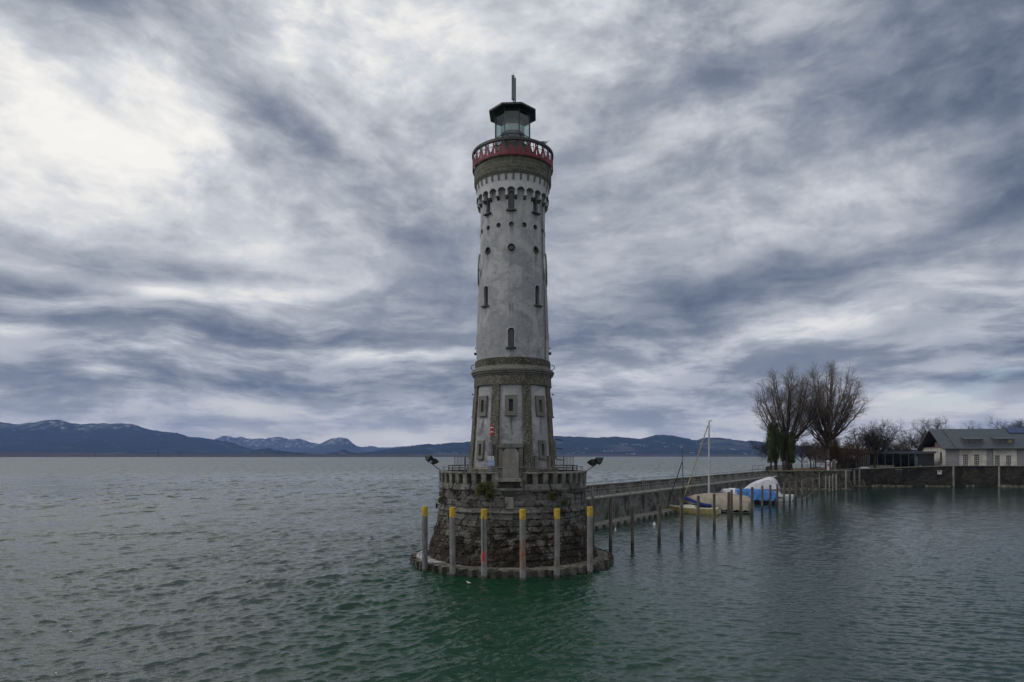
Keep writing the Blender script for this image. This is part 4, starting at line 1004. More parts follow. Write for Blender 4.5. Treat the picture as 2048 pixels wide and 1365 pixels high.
g = MB(); tx, tz, to = frame(ROT)
g.obox(pol(ROT, 5.45, 6.56), (tx, tz, to), (.86, .10, .62)); g.build('landing', M['step_light'], BS)
g = MB().obox(pol(ROT, 5.50, 6.20), (tx, tz, to), (.80, .26, .22)); g.build('landing_wall', M['concrete_dark'], BS)
for s_ in (-1, 1):
    ph_ = ROT+s_*(gap_+1.5); MB().obox(pol(ROT+s_*gap_*1.03, 5.62, 6.62), frame(ROT+s_*gap_), (.12, .50, .27)).build('gate_pier', M['concrete'], BS)
# drain recess under the landing and the worn keystone block
MB().obox(pol(ROT, 5.82, 5.62), frame(ROT), (.36, .16, .10)).build('drain', M['dark'], BS)
MB().obox(pol(ROT, 5.83, 4.95), frame(ROT), (.30, .42, .16)).build('worn_block', M['concrete'], BS)
MB().tube([pol(-15.2, 5.98, 5.55), pol(-15.2, 6.02, 4.2), pol(-15.2, 6.2, 3.9)], .035, 6).build('drainpipe', M['pale_post'], BS)
# low rail on the coping, and tall bar fences at the sides
lr = MB().tube([pol(a, 5.55, 7.46) for a in np.arange(-86, 87, 4)], .025, 5).build('coping_rail', M['grey_metal'], BS)
ps = MB().tube([pol(0, 5.55, 7.1), pol(0, 5.55, 7.46)], .022, 5).build('rail_post', M['grey_metal'], lr); ps.rotation_euler.z = R(-84)
for a in range(-72, 90, 12): inst(ps, 'rail_post', lr, R(a))
br = MB().tube([pol(a, 5.2, 7.50) for a in np.arange(92, 269, 6)], .04, 5).tube([pol(a, 5.2, 7.28) for a in np.arange(92, 269, 6)], .03, 5).build('back_rail', M['black_metal'], BS)
ps = MB().tube([pol(0, 5.2, 6.6), pol(0, 5.2, 7.5)], .045, 5).build('rail_post', M['black_metal'], br); ps.rotation_euler.z = R(96)
for a in range(108, 269, 12): inst(ps, 'rail_post', br, R(a))
for s_, lab in ((-1, 'dark upright bar fence on the platform left of the tower'), (1, 'dark upright bar fence on the platform right of the tower')):
    x0, x1 = (-4.75, -3.35) if s_ < 0 else (3.45, 5.05)
    fr_ = thing('bar_fence', lab, 'fence', (TX, TY+1.0, 6.6), 0, 'bar fences beside the tower')
    g = MB().tube([(x0, 0, 1.62), (x1, 0, 1.62)], .016, 4).tube([(x0, 0, .95), (x1, 0, .95)], .016, 4).tube([(x0, 0, .25), (x1, 0, .25)], .016, 4); g.build('rail', M['grey_metal'], fr_)
    g = MB()
    for x in np.arange(x0, x1, .115): g.tube([(x, 0, 0), (x, 0, 1.62)], .02, 4)
    g.build('bars', M['grey_metal'], fr_)
    MB().tube([(-3.88 if s_ < 0 else 4.15, 0, 0), (-3.88 if s_ < 0 else 4.15, 0, 1.68)], .05, 6).build('post', M['grey_metal'], fr_)

# floodlights on arms
def flood(side, lab, arm, heads):
    b_ = thing('floodlight', lab, 'floodlight', (TX+arm[0][0], TY+arm[0][1], arm[0][2]), 0, 'floodlights leaning out from the parapet')
    o0 = Vector(arm[0]); MB().tube([Vector(p)-o0 for p in arm], .035, 6).build('arm', M['black_metal'], b_)
    for (hx, hy, hz, yaw, tilt, sc) in heads:
        rot = Matrix.Rotation(yaw, 3, 'Z') @ Matrix.Rotation(tilt, 3, 'X')
        def P(v): return Vector((hx, hy, hz))-o0 + rot @ (Vector(v)*sc)
        g = MB().loft([[P((-.14, .02, -.12)), P((.14, .02, -.12)), P((.14, .02, .12)), P((-.14, .02, .12))], [P((-.27, .30, -.24)), P((.27, .30, -.24)), P((.27, .30, .24)), P((-.27, .30, .24))], [P((-.29, .40, -.26)), P((.29, .40, -.26)), P((.29, .40, .26)), P((-.29, .40, .26))]], closed=True)
        hd = g.build('lamp_head', M['black_metal'], b_)
        MB().loft([[P((-.25, .402, -.22)), P((.25, .402, -.22)), P((.25, .402, .22)), P((-.25, .402, .22))], [P((-.25, .41, -.22)), P((.25, .41, -.22)), P((.25, .41, .22)), P((-.25, .41, .22))]], closed=True).build('glass', M['glass_dark'], hd)
        MB().tube([P((0, .1, 0)), P((0, -.12, -.1))], .03, 5).build('yoke', M['black_metal'], hd)
def wp(px, py, Yd): return ((px-1024)/F*Yd - TX, Yd-TY, CAMZ+(HY-py)/F*Yd)
flood(-1, 'pair of dark floodlights leaning out left of the parapet', [wp(881, 941, 51), wp(857, 923, 50.6)],
      [(*wp(855.5, 922, 50.5), R(-25), R(60), .95), (*wp(866.5, 928, 50.7), R(-45), R(55), .9)])
flood(1, 'pair of dark floodlights leaning out right of the parapet', [wp(1168, 946, 50.5), wp(1197, 926, 50.1)],
      [(*wp(1187, 931.5, 50.2), R(35), R(65), 1.05), (*wp(1199, 928, 50.1), R(15), R(65), 1.05)])

# old anchors hung on the wall below the parapet
def anchor(px, py0, px1, py1, lab, flukes=True):
    r_ = 5.98; ph0 = math.degrees(math.asin(max(-1, min(1, (px-1025)/F*(TY-4.5)/r_)))); ph1 = math.degrees(math.asin(max(-1, min(1, (px1-1025)/F*(TY-4.5)/r_))))
    def Z_(py, ph): return CAMZ+(HY-py)/F*(TY-r_*math.cos(R(ph)))
    p0 = pol(ph0, r_+.05, Z_(py0, ph0)); p1 = pol(ph1, r_+.02, Z_(py1, ph1)); b_ = thing('anchor', lab, 'anchor', tuple(p1+Vector((TX, TY, 0))), 0, 'old anchors hung round the base')
    MB().tube([p0-p1, Vector((0, 0, 0))], [.05, .04], 6).build('shank', M['dark'], b_)
    d_ = (p0-p1).normalized(); tx, tz, to = frame(ph1); side = d_.cross(to).normalized()
    MB().tube([side*.09*math.cos(a)+p0-p1+d_*.09*math.sin(a) for a in np.linspace(0, 2*math.pi, 11)[:-1]], .02, 5, closed=True).build('ring', M['dark'], b_)
    if flukes:
        g = MB().tube([side*.42*math.sin(a) + d_*(.42-.42*math.cos(a))*.8 + to*.02 for a in np.linspace(-1.3, 1.3, 11)], [.015, .03, .04, .045, .05, .05, .05, .045, .04, .03, .015], 5)
        g.build('arms', M['dark'], b_)
anchor(908.5, 961, 900, 982, 'old dark anchor on the base wall, leftmost of them'); anchor(945, 963, 938, 984, 'old dark anchor on the base wall left of the hanging shrub')
anchor(1046.5, 963, 1046.5, 985, 'upright dark iron rod anchor right of the drain', False); anchor(1095, 962, 1103, 986, 'slanting dark anchor on the right part of the base wall'); anchor(1134.5, 963, 1144, 984, 'slanting dark anchor on the base wall, rightmost of them', False)

# light column with red lantern and blue sign at its foot
lc = thing('signal_light', 'slim grey signal light column with red and white lamp left of the door', 'signal light', (TX+wp(984, 0, 47.3)[0], 47.3, 6.6))
MB().tube([(0, 0, -.5), (0, 0, 4.0)], .075, 10).build('column', M['column_blue'], lc)
MB().tube([(-.06, -.07, -.5), (-.06, -.07, 3.9)], .02, 5).build('cable', M['galv'], lc)
zz0 = CAMZ+(HY-871.5)/F*47.3-6.6
hd = MB().lathe([(.13, zz0), (.14, zz0+.2), (.08, zz0+.22), (.08, zz0+.30), (.13, zz0+.33), (.14, zz0+.5), (.07, zz0+.53), (.07, zz0+.62), (.15, zz0+.66), (.16, zz0+.74), (.05, zz0+.76)], 14).build('lamp_head', M['red_gloss'], lc, True)
MB().lathe([(.10, zz0+.215), (.12, zz0+.23), (.12, zz0+.29), (.10, zz0+.31)], 14).lathe([(.10, zz0+.535), (.115, zz0+.55), (.115, zz0+.60), (.10, zz0+.63)], 14).build('lens', M['white_gel'], hd, True)
sg = thing('notice_sign', 'small blue and white notice sign on the column left of the door', 'sign', (TX+wp(982, 0, 47.05)[0], 47.08, 6.55))
zt_, zm_, zb_ = [CAMZ+(HY-p_)/F*47.05-6.55 for p_ in (913, 921, 932.3)]
MB().box(-.25, .22, -.02, .0, zm_, zt_).build('notice', M['white_gel'], sg)
MB().box(-.21, .26, -.02, .0, zb_, zm_-.02).build('panel', M['sign_blue'], sg)
n0 = MB(); 
for (a, b, w_, h_) in ((-.15, .06, .05, .04), (-.10, .20, .06, .03), (.0, .14, .06, .05), (.06, .10, .05, .06), (.11, .16, .04, .05), (.02, .22, .05, .02), (-.18, .12, .03, .02)):
    n0.box(a-w_/2, a+w_/2, -.026, -.021, zm_+b-h_/2, zm_+b+h_/2)
n0.build('pictogram', M['sign_ink'], sg)
MB().box(-.21, .26, -.03, -.022, zb_+.12, zb_+.14).build('line', M['white_gel'], sg)

# hanging shrubs on the wall (leaf cards)
def leaf_cloud(name, mname, centers, n, size, parent=None, seed=1, stretch=(1, 1, 1)):
    g_ = np.random.default_rng(seed); C = np.array(centers, float)     # x,y,z,rx,ry,rz
    idx = g_.integers(0, len(C), n); c = C[idx]
    u = g_.normal(size=(n, 3)); u /= np.linalg.norm(u, axis=1)[:, None]; rad = g_.uniform(.25, 1, n)**.5
    p = c[:, :3] + u*rad[:, None]*c[:, 3:6]
    a = g_.normal(size=(n, 3)); a /= np.linalg.norm(a, axis=1)[:, None]; b = np.cross(a, g_.normal(size=(n, 3))); b /= np.linalg.norm(b, axis=1)[:, None]
    s_ = size*g_.uniform(.5, 1.3, n)[:, None]; a = a*s_*np.array(stretch); b = b*s_*.55
    V = np.stack([p-a, p+b*.6, p+a, p-b*.6], 1).reshape(-1, 3); Fq = np.arange(n*4).reshape(-1, 4)
    return raw_mesh(name, V, Fq, M[mname], parent)
def wall_shrub(ph, z, sc, lab, seed, n=2600):
    b_ = thing('hanging_shrub', lab, 'shrub', tuple(pol(ph, 5.9, z) + Vector((TX, TY, 0))), R(ph), 'shrubs rooted in the base wall')
    cs = []
    g_ = random.Random(seed)
    for k in range(16): cs.append((g_.uniform(-.62, .62)*sc, -.15-g_.uniform(0, .25)*sc, g_.uniform(-.75, .35)*sc, .26*sc, .16*sc, .22*sc))
    leaf_cloud('foliage', 'shrub', cs, n, .055, b_, seed)
    g = MB()
    for k in range(9): g.tube([(0, .1, 0), (g_.uniform(-.3, .3)*sc, -.2*sc, g_.uniform(-.2, .2)*sc), (g_.uniform(-.7, .7)*sc, -.3*sc, g_.uniform(-.9, .2)*sc)], [.02, .014, .006], 4)
    g.build('stem', M['bark'], b_)
wall_shrub(-18, 6.05, .95, 'yellow-green shrub hanging from the base wall below the notice sign', 3, 3600)
wall_shrub(28, 5.55, .5, 'small dark shrub in the base wall right of the drain', 5, 700)
wall_shrub(38, 4.95, .45, 'small sparse plant low on the right part of the base wall', 6, 600)
wall_shrub(-62, 5.2, .6, 'mossy tuft on the far left of the base wall', 8, 900); wall_shrub(-88, 4.4, .35, 'little weed sticking out at the left edge of the base', 9, 400)

# sheet-pile ring around the foot
ft = thing('sheet_pile_ring', 'low scalloped concrete filled sheet pile ring round the foot of the base', 'foundation ring', (TX-.05, TY, 0))
NB = 60; rows_o, rows_t = [], []
prof_c = [(0, 0), (.12, .0), (.24, .36), (.64, .36), (.76, .0), (1.0, 0.0)]
pts = []
for k in range(NB):
    jit = rnd.uniform(-.03, .03)
    for f_, o_ in prof_c[:-1]: pts.append((360*(k+f_)/NB, 7.68+o_+jit))
zt = .46
vs = []; 
for a, r in pts: vs.append(pol(a, r, -1.2))
for a, r in pts: vs.append(pol(a, r, zt))
for a, r in pts: vs.append(pol(a, r-.07, zt))
for a, r in pts: vs.append(pol(a, r-.07, -1.0))
n_ = len(pts); fs = [(l*n_+i, l*n_+(i+1) % n_, (l+1)*n_+(i+1) % n_, (l+1)*n_+i) for l in range(3) for i in range(n_)]
g = MB(); g.add(vs, fs); g.build('sheet_piles', M['concrete_dark'], ft)
def fill_mesh():
    nt, nr = 360, 26; th = np.linspace(0, 2*np.pi, nt, endpoint=False); rr = np.linspace(6.2, 7.66, nr); TH, RRr = np.meshgrid(th, rr)
    bump = .10*fbm(np.cos(TH)*9*RRr/7, np.sin(TH)*9*RRr/7, 0, 5, 4); ZZ = .40 + .16*(7.66-RRr)/1.5 + bump
    rad = np.interp(TH, np.radians([p_[0] for p_ in pts] + [360]), [p_[1]-.06 for p_ in pts] + [pts[0][1]-.06])
    RRr = np.where(RRr > 7.6, rad, RRr)
    V = np.stack([RRr*np.sin(TH), -RRr*np.cos(TH), ZZ], -1); raw_mesh('fill', V.reshape(-1, 3), gridfaces(nr, nt, wrap=True), M['concrete_fill'], ft, smooth=True)
fill_mesh()
# pale bird droppings / washed gravel patch on the left
g_ = np.random.default_rng(4)
def rubble(name, n, phi0, phi1, r0, r1, z, mname, smin, smax, lab, cat, seed):
    g_ = np.random.default_rng(seed); V = []; Fq = []; base = [(1, 0, 0), (0, 1, 0), (-1, 0, 0), (0, -1, 0), (0, 0, 1), (0, 0, -1)]; fc = [(0, 1, 4), (1, 2, 4), (2, 3, 4), (3, 0, 4), (1, 0, 5), (2, 1, 5), (3, 2, 5), (0, 3, 5)]
    for i in range(n):
        p_ = pol(g_.uniform(phi0, phi1), g_.uniform(r0, r1), z); s_ = g_.uniform(smin, smax); q = g_.uniform(0, 6.28); k = len(V)
        for b in base:
            v = np.array(b)*s_*g_.uniform(.6, 1.2, 3)*np.array([1, 1, .55]); V.append((p_.x+TX+v[0]*math.cos(q)-v[1]*math.sin(q), p_.y+TY+v[0]*math.sin(q)+v[1]*math.cos(q), p_.z+v[2]))
        Fq += [tuple(a+k for a in f) for f in fc]
    return tag(raw_mesh(name, V, Fq, M[mname]), lab, cat, kind='stuff')
rubble('gravel', 1500, -120, -50, 6.7, 7.6, .50, 'tarp_white', .02, .07, 'pale gravel lying on the left of the pile ring', 'gravel', 2)
rubble('gravel', 1300, -48, 100, 6.65, 7.5, .50, 'step_light', .02, .08, 'grey shells and gravel along the front of the pile ring', 'gravel', 3)

# guard piles with yellow tops
piles = [(858.2, 1142.8, 1012.6, 'pile_dark', 'dark yellow-topped guard pile, leftmost of the six'), (905.6, 1153, 1015.3, 'pile_plain', 'yellow-topped grey guard pile second from the left, no rust'),
         (968.5, 1158, 1018.3, 'pile_red', 'yellow-topped guard pile with a red paint smear'), (1045.6, 1162, 1018.7, 'pile_rust', 'yellow-topped guard pile with a long rust stain, in front of the door'),
         (1113.4, 1156.6, 1017.9, 'pile_plain', 'yellow-topped guard pile with orange rod on its left edge'), (1172.7, 1147, 1013.2, 'pile_plain', 'yellow-topped guard pile, rightmost of the six')]
for i, (px, pb, pt, mn, lab) in enumerate(piles):
    Yp = CAMZ*F/(pb-HY); Xp = (px-1024)/F*Yp; zt = CAMZ-(pt-HY)/F*Yp
    rr = math.hypot(Xp-TX, Yp-TY)
    if rr < 8.35: k = 8.35/rr; Xp = TX+(Xp-TX)*k; Yp = TY+(Yp-TY)*k
    b_ = thing('guard_pile', lab, 'pile', (Xp, Yp, 0), 0, 'yellow-topped guard piles round the base')
    b_.rotation_euler = (rnd.uniform(-.006, .006), rnd.uniform(-.006, .006), 0)
    MB().lathe([(.205, -2.2), (.205, zt-.66)], 24).build('shaft', M[mn], b_, True)
    MB().lathe([(.214, zt-.68), (.214, zt-.02), (.195, zt)], 24).build('cap', M['yellow_paint'], b_, True)
    if i in (2, 4): MB().tube([(-.05 if i == 2 else -.19, -.22 if i == 2 else -.11, 1.2), (-.05 if i == 2 else -.19, -.22 if i == 2 else -.11, zt-.45)], .022, 5).build('rod', M['black_metal' if i == 2 else 'rust'], b_)
    else: MB().obox((.04, -.215, zt-.52), ((1, 0, 0), (0, 1, 0), (0, 0, 1)), (.015, .01, .03)).build('bolt', M['black_metal'], b_)
# ================================================================ HARBOUR POSTS
def mooring_post(X0, Y0, zt, r, lab, grp, m1='wood_post', wet=.75, name='mooring_post', lean=0.0):
    b_ = thing(name, lab, 'mooring post', (X0, Y0, 0), rnd.uniform(0, 6), grp)
    b_.rotation_euler.x = lean; 
    MB().lathe([(r*1.06, -2), (r*1.05, wet*.5), (r, zt-.06), (r*.86, zt)], 10).build('shaft', M[m1], b_, True)
    MB().lathe([(r*1.10, -2), (r*1.12, wet*.6), (r*1.02, wet), (r*1.0, wet+.01)], 10, cap=False).build('wet_foot', M['wood_post_wet'], b_, True)
    return b_
row = [(1185, 992.6, 1081, .15), (1221.3, 999.5, 1106, .13), (1265, 1013, 1101.7, .14), (1318.3, 1009.7, 1090, .15), (1362.9, 996, 1079, .17), (1395.8, 992, 1069.9, .16), (1428.7, 988, 1060.8, .15), (1457.6, 984.7, 1051, .17),
       (1463.7, 980, 1045, .14), (1481.4, 976.7, 1040, .17), (1503.7, 974.5, 1034.7, .17), (1524.4, 972, 1028, .16), (1540.5, 970, 1021, .16), (1554.6, 968, 1017.6, .16), (1568, 966, 1013, .17), (1579.6, 964, 1008.5, .17),
       (1592, 962, 1006, .17), (1604.6, 959.7, 1004, .17), (1614.5, 958.6, 1001, .16), (1625.5, 957, 997, .16)]
for i, (px, pt, pb, r) in enumerate(row):
    Yp = CAMZ*F/(pb-HY); Xp = (px-1024)/F*Yp; zt = CAMZ-(pt-HY)/F*Yp
    mooring_post(Xp, Yp, zt, r, 'dark wooden mooring post, %s of the long harbour row from the lighthouse' % ordinal(i+1), 'mooring posts in the harbour row', wet=.9 if 1 < i < 8 else 1.3, lean=rnd.uniform(-.012, .012))
# pale stakes in the corner of the harbour
stk = [(1599, 944, 978), (1635.5, 955, 975), (1638.6, 946, 980), (1643.5, 953.5, 974.5), (1651.5, 952, 981), (1659, 951, 986), (1665.5, 949, 985), (1672.5, 949, 983), (1678.5, 952, 975), (1682.5, 951.5, 972),
       (1692, 942, 981), (1708.5, 941, 978), (1718.5, 934, 976), (1731, 940, 974)]
for i, (px, pt, pb) in enumerate(stk):
    Yp = CAMZ*F/(pb-HY); Xp = (px-1024)/F*Yp; zt = CAMZ-(pt-HY)/F*Yp; r = .22 if px > 1688 else .15
    mooring_post(Xp, Yp, zt, r, 'pale weathered stake, %s from the left in the harbour corner' % ordinal(i+1), 'pale stakes in the harbour corner', 'pale_post', .25, 'stake')
for i, (px, pt, pb, lab) in enumerate([(1780.4, 938, 972, 'thin pale post against the quay wall left of the square opening'), (1840.5, 931, 972.5, 'tall pale post against the quay wall left of the warning sign'),
                                       (1907, 933, 974.5, 'pale post against the quay wall right of the warning sign'), (1998, 933, 975.5, 'pale post against the quay wall, rightmost')]):
    Yp = CAMZ*F/(pb-HY)-.3; Xp = (px-1024)/F*Yp; mooring_post(Xp, Yp, CAMZ-(pt-HY)/F*Yp, .22 if i else .15, lab, 'pale posts along the quay wall', 'pale_post', .2, 'quay_post')
# horizontal timbers of the rotten jetty
jt_ = thing('timber_jetty', 'rotten dark timber jetty between the pale stakes', 'jetty', (78, 158, 0))
g = MB()
for z, x0, x1 in ((1.4, -4, 8), (.9, -6, 9), (2.1, -2, 7)): g.tube([(x0, 0, z), ((x0+x1)/2, .2, z+.05), (x1, 0, z)], .08, 5)
g.build('beam', M['wood_post'], jt_)
g = MB()
for k in range(26): x_ = rnd.uniform(-1, 9); g.tube([(x_, rnd.uniform(0, 4), -.5), (x_+rnd.uniform(-.2, .2), rnd.uniform(0, 4), rnd.uniform(.3, 2.6))], rnd.uniform(.05, .12), 5)
g.build('broken_piles', M['wood_post'], jt_)

# ================================================================ BOATS (local x = towards the bow)
def hull(root, L_, B_, H_, m1, sheer=.15, bow=1.0, stern=.8, wl=None, name='hull', nst=15):
    secs = []
    for i in range(nst):
        u = i/(nst-1); x = -L_/2 + L_*u; w = B_/2*(stern + (1-stern)*math.sin(min(u*2.0, 1)*math.pi/2)) if u < .5 else B_/2*max(0.02, (1-((u-.5)/.5)**2.2))
        h = H_*(1 + sheer*(2*u-.7)**2); kz = -.45 + .55*max(0, (u-.75)/.25)**2*1.2
        xs = x + (.35*bow if u > .999 else 0)
        secs.append([Vector((x, -w, h)), Vector((x, -w*.97, h*.55)), Vector((x - .25*u*u, -w*.80, -.02)), Vector((x - .6*u*u, 0, kz)), Vector((x - .25*u*u, w*.80, -.02)), Vector((x, w*.97, h*.55)), Vector((x, w, h))])
    hl = MB().loft(secs, caps=True).build(name, M[m1], root, True); return secs, hl
def deck(root, secs, m_, camber=.12):
    rows = [[s_[0], Vector((s_[0].x, s_[0].y*.5, s_[0].z+camber*.8)), Vector((s_[0].x, 0, s_[0].z+camber)), Vector((s_[6].x, s_[6].y*.5, s_[6].z+camber*.8)), s_[6]] for s_ in secs]
    return MB().loft(rows, caps=False).build('deck', M[m_], root, True)
bow_dir = Vector((-.83, .55, 0)); RZ = math.atan2(bow_dir.y, bow_dir.x)
def loc_for(px, pb, off):   # stern at pixel column / waterline row, centre off metres along the bow direction
    Yp = CAMZ*F/(pb-HY); return Vector(((px-1024)/F*Yp, Yp, 0)) + bow_dir*off
# 1 small yellow sloop
c = loc_for(1437, 1029, 3.7)
B1 = thing('sailing_boat', 'small yellow-hulled sailing boat with blue sail cover and dark mast', 'sailing boat', tuple(c), RZ, 'boats moored along the mole')
secs, hl = hull(B1, 7.6, 2.2, .78, 'hull_yellow', .16); deck(B1, secs, 'deck_cream', .10)
MB().loft([[Vector((x, -w, z)), Vector((x, -w*.8, z+hh)), Vector((x, w*.8, z+hh)), Vector((x, w, z))] for x, w, z, hh in ((-.4, .62, .82, .28), (.6, .62, .84, .34), (1.6, .5, .86, .26), (2.4, .22, .92, .05))]).build('cabin', M['deck_cream'], B1, True)
MB().box(-2.8, -.6, -.55, .55, .80, .895).build('cockpit', M['concrete_dark'], B1)
def m_local(root, wx, wy): v = Vector((wx, wy, 0))-root.location; return v.dot(bow_dir), v.dot(Vector((-bow_dir.y, bow_dir.x, 0)))
mt = MB().tube([(1.35, 0, .9), (1.5, .35, 8.9+.6)], [.075, .05], 8).build('mast', M['black_metal'], B1, True)
MB().box(1.45, 1.7, .3, .42, 9.5, 9.55).build('wind_vane', M['white_paint'], mt)
MB().tube([(1.5, .3, 9.0), (3.9, 0, .95)], .012, 4).build('forestay', M['galv'], B1)
MB().tube([(1.5, .3, 7.4), (3.85, 0, 1.0)], .065, 6).build('furled_jib', M['hull_black'], B1)
rows = []
for u in np.linspace(0, 1, 12):
    x = 1.2-3.9*u; z = 2.15 - 1.0*math.sin(u*math.pi/2) + .05; hh = .24*(1-u*.35); rows.append([Vector((x, hh*.5*math.cos(a), z + hh*math.sin(a)*1.2)) for a in np.linspace(0, 2*math.pi, 9)[:-1]])
MB().loft(rows, closed=True).build('sail_cover', M['tarp_navy'], B1, True)
g = MB()
for s_ in (-1, 1):
    g.tube([(3.3, s_*.35, .95), (3.5, s_*.28, 1.55), (4.05, 0, 1.6)], .022, 5)
    for x in (-2.4, -1, .4, 2.0): g.tube([(x, s_*.95, .85), (x, s_*.95, 1.35)], .015, 4)
g.build('pulpit', M['galv'], B1)
MB().obox((-3.85, 0, .45), ((1, 0, 0), (0, 1, 0), (0, 0, 1)), (.06, .30, .38)).build('rudder', M['deck_cream'], B1)
MB().tube([(-.9, -1.16, .75), (-.9, -1.22, .3)], .09, 8).build('fender', M['tarp_navy'], B1)
MB().loft([[s_[0]+Vector((0, -.012, .01)), s_[0]+Vector((0, .05, .05)), s_[0]+Vector((0, -.02, -.06))] for s_ in secs], closed=True).build('rubbing_strake', M['white_paint'], B1)
# 2 big sloop under beige tarpaulin
c = loc_for(1500, 1026, 5.1)
B2 = thing('sailing_boat', 'larger dark-hulled sailing boat under a beige tarpaulin with tall white mast', 'sailing boat', tuple(c), RZ, 'boats moored along the mole')
secs, hl = hull(B2, 10.2, 3.0, .95, 'hull_black', .12); deck(B2, secs, 'white_gel', .1)
rows = []; gg = random.Random(4)
for i, u in enumerate(np.linspace(0, 1, 26)):
    x = -5.25+10.2*u; w = (1.55 if u < .55 else 1.55*(1-((u-.55)/.45)**2)*1.0+.12); zr_ = np.interp(u, [0, .05, .3, .6, .8, 1], [2.0, 2.45, 2.75, 2.75, 2.45, 1.9])
    zlo = .42 + .13*math.sin(i*2.1) + gg.uniform(-.05, .05) if u < .5 else 1.0+.08*math.sin(i*1.7); sag = -.05*(i % 3 == 1)
    fold = .06*math.sin(i*1.9)
    half = [Vector((x, 0, zr_+sag)), Vector((x, w*.50, zr_-.42+sag)), Vector((x, w*.92, 1.75 - .12*(u > .6))), Vector((x+fold, w*1.10+fold, 1.1)), Vector((x+fold, w*1.12-fold*.5, zlo))]
    rows.append([Vector((p.x, -p.y, p.z)) for p in half[::-1]] + half[1:])
MB().loft(rows, caps=True).build('tarpaulin', M['tarp_beige'], B2, True)
mt = MB().tube([(.9, 0, 1.0), (.9, .0, 13.4)], [.15, .12], 10).build('mast', M['spar_white'], B2, True)
MB().tube([(.9, -.7, 7.2), (.9, .7, 7.2)], .025, 5).build('spreader', M['grey_metal'], mt)
MB().tube([(.5, 0, 13.45), (1.3, 0, 13.45)], .02, 5).tube([(.55, 0, 13.4), (.55, 0, 13.9)], .012, 4).tube([(1.2, 0, 13.4), (1.2, 0, 13.75)], .012, 4).build('masthead', M['black_metal'], mt)
MB().tube([(1.05, 0, 12.9), (4.9, 0, 1.5)], .085, 8).build('furled_genoa', M['spar_tan'], B2, True)
for s_ in (-1, 1): MB().tube([(.9, 0, 12.9), (.7, s_*1.45, 1.1)], .008, 4).build('shroud', M['galv'], B2)
MB().tube([(.9, 0, 13.3), (-5.0, 0, 1.3)], .008, 4).build('backstay', M['galv'], B2)
MB().box(-5.3, -5.12, -.2, .2, -.4, .75).build('rudder', M['white_paint'], B2)
# 3 covered boat, grey-white forward cover and bright blue aft cover
c = loc_for(1552, 1009, 5.0)
B3 = thing('covered_boat', 'low boat under a bright blue tarpaulin aft and a pale grey one forward', 'boat', tuple(c), RZ, 'boats moored along the mole')
secs, hl = hull(B3, 10.0, 2.9, .95, 'hull_black', .10)
MB().loft([[s_[2]+Vector((0, -.03, -.02)), s_[2]+Vector((0, -.04, .22)), s_[2]+Vector((0, .1, .1))] for s_ in secs], closed=True).build('boot_stripe', M['red_bottom'], B3)
MB().loft([[s_[0]+Vector((0, -.03, -.16)), s_[0]+Vector((0, -.05, .02)), s_[0]+Vector((0, .1, .0))] for s_ in secs], closed=True).build('gunwale', M['deck_cream'], B3)
def tarp(root, x0, x1, prof, m_, L_, B_, zlo0, seed, name='tarpaulin', amp=.07, nm=22):
    gg = random.Random(seed); rows = []
    for i, u in enumerate(np.linspace(0, 1, nm)):
        x = x0+(x1-x0)*u; uu = (x+L_/2)/L_; w = B_/2 if uu < .5 else B_/2*max(.08, 1-((uu-.5)/.5)**2.2); w += .08
        zr_ = np.interp(u, *prof); f_ = amp*math.sin(i*1.7+seed) + gg.uniform(-.03, .03)
        half = [Vector((x, 0, zr_+f_*.5)), Vector((x, w*.5, zr_-.10+f_)), Vector((x, w*.9, zr_-.42-f_)), Vector((x+f_, w*1.05+f_, zlo0+.35)), Vector((x, w*1.06-f_, zlo0+f_))]
        rows.append([Vector((p.x, -p.y, p.z)) for p in half[::-1]] + half[1:])
    return MB().loft(rows, caps=True).build(name, M[m_], root, True)
tarp(B3, -5.15, 1.6, ([0, .1, .5, 1], [1.75, 2.35, 2.55, 2.6]), 'tarp_blue', 10, 2.9, .72, 2, 'blue_tarpaulin', .10, 26)
tarp(B3, 1.3, 5.0, ([0, .3, .8, 1], [2.55, 2.6, 2.35, 1.6]), 'tarp_white', 10, 2.9, 1.0, 5, 'grey_tarpaulin', .05, 14)
# 4 white cabin cruiser, bow outwards
Yp = 119.0; c = Vector(((1588-1024)/F*Yp, Yp, 0)) + bow_dir*5.0
B4 = thing('motor_cruiser', 'white cabin cruiser with grey canvas canopy, bow pointing into the harbour', 'motor boat', tuple(c), RZ+math.pi, 'boats moored along the mole')
secs, hl = hull(B4, 9.8, 3.2, 1.05, 'white_gel', .02, 1.9); deck(B4, secs, 'white_gel', .15)
MB().loft([[Vector((x, -w, 1.1)), Vector((x, -w*.86, z)), Vector((x, -w*.4, z+.12)), Vector((x, w*.4, z+.12)), Vector((x, w*.86, z)), Vector((x, w, 1.1))] for x, w, z in ((-4.2, 1.35, 1.9), (-2, 1.42, 2.1), (.6, 1.4, 2.35), (1.1, 1.35, 2.3), (2.6, 1.0, 1.45))], caps=True).build('cabin', M['white_gel'], B4)
for s_ in (-1, 1): MB().loft([[Vector((x, s_*w, z0_)), Vector((x, s_*(w-.10), z1_))] for x, w, z0_, z1_ in ((-1.8, 1.43, 1.45, 1.95), (.4, 1.41, 1.45, 2.12))], caps=False).build('side_window', M['glass_dark'], B4)
for s_ in (-1, 0, 1): MB().loft([[Vector((1.18, s_*.8-.34, 2.30)), Vector((1.18, s_*.8+.34, 2.30))], [Vector((2.45, s_*.62-.26, 1.60)), Vector((2.45, s_*.62+.26, 1.60))]], caps=False).build('windscreen', M['glass_dark'], B4)
rows = []
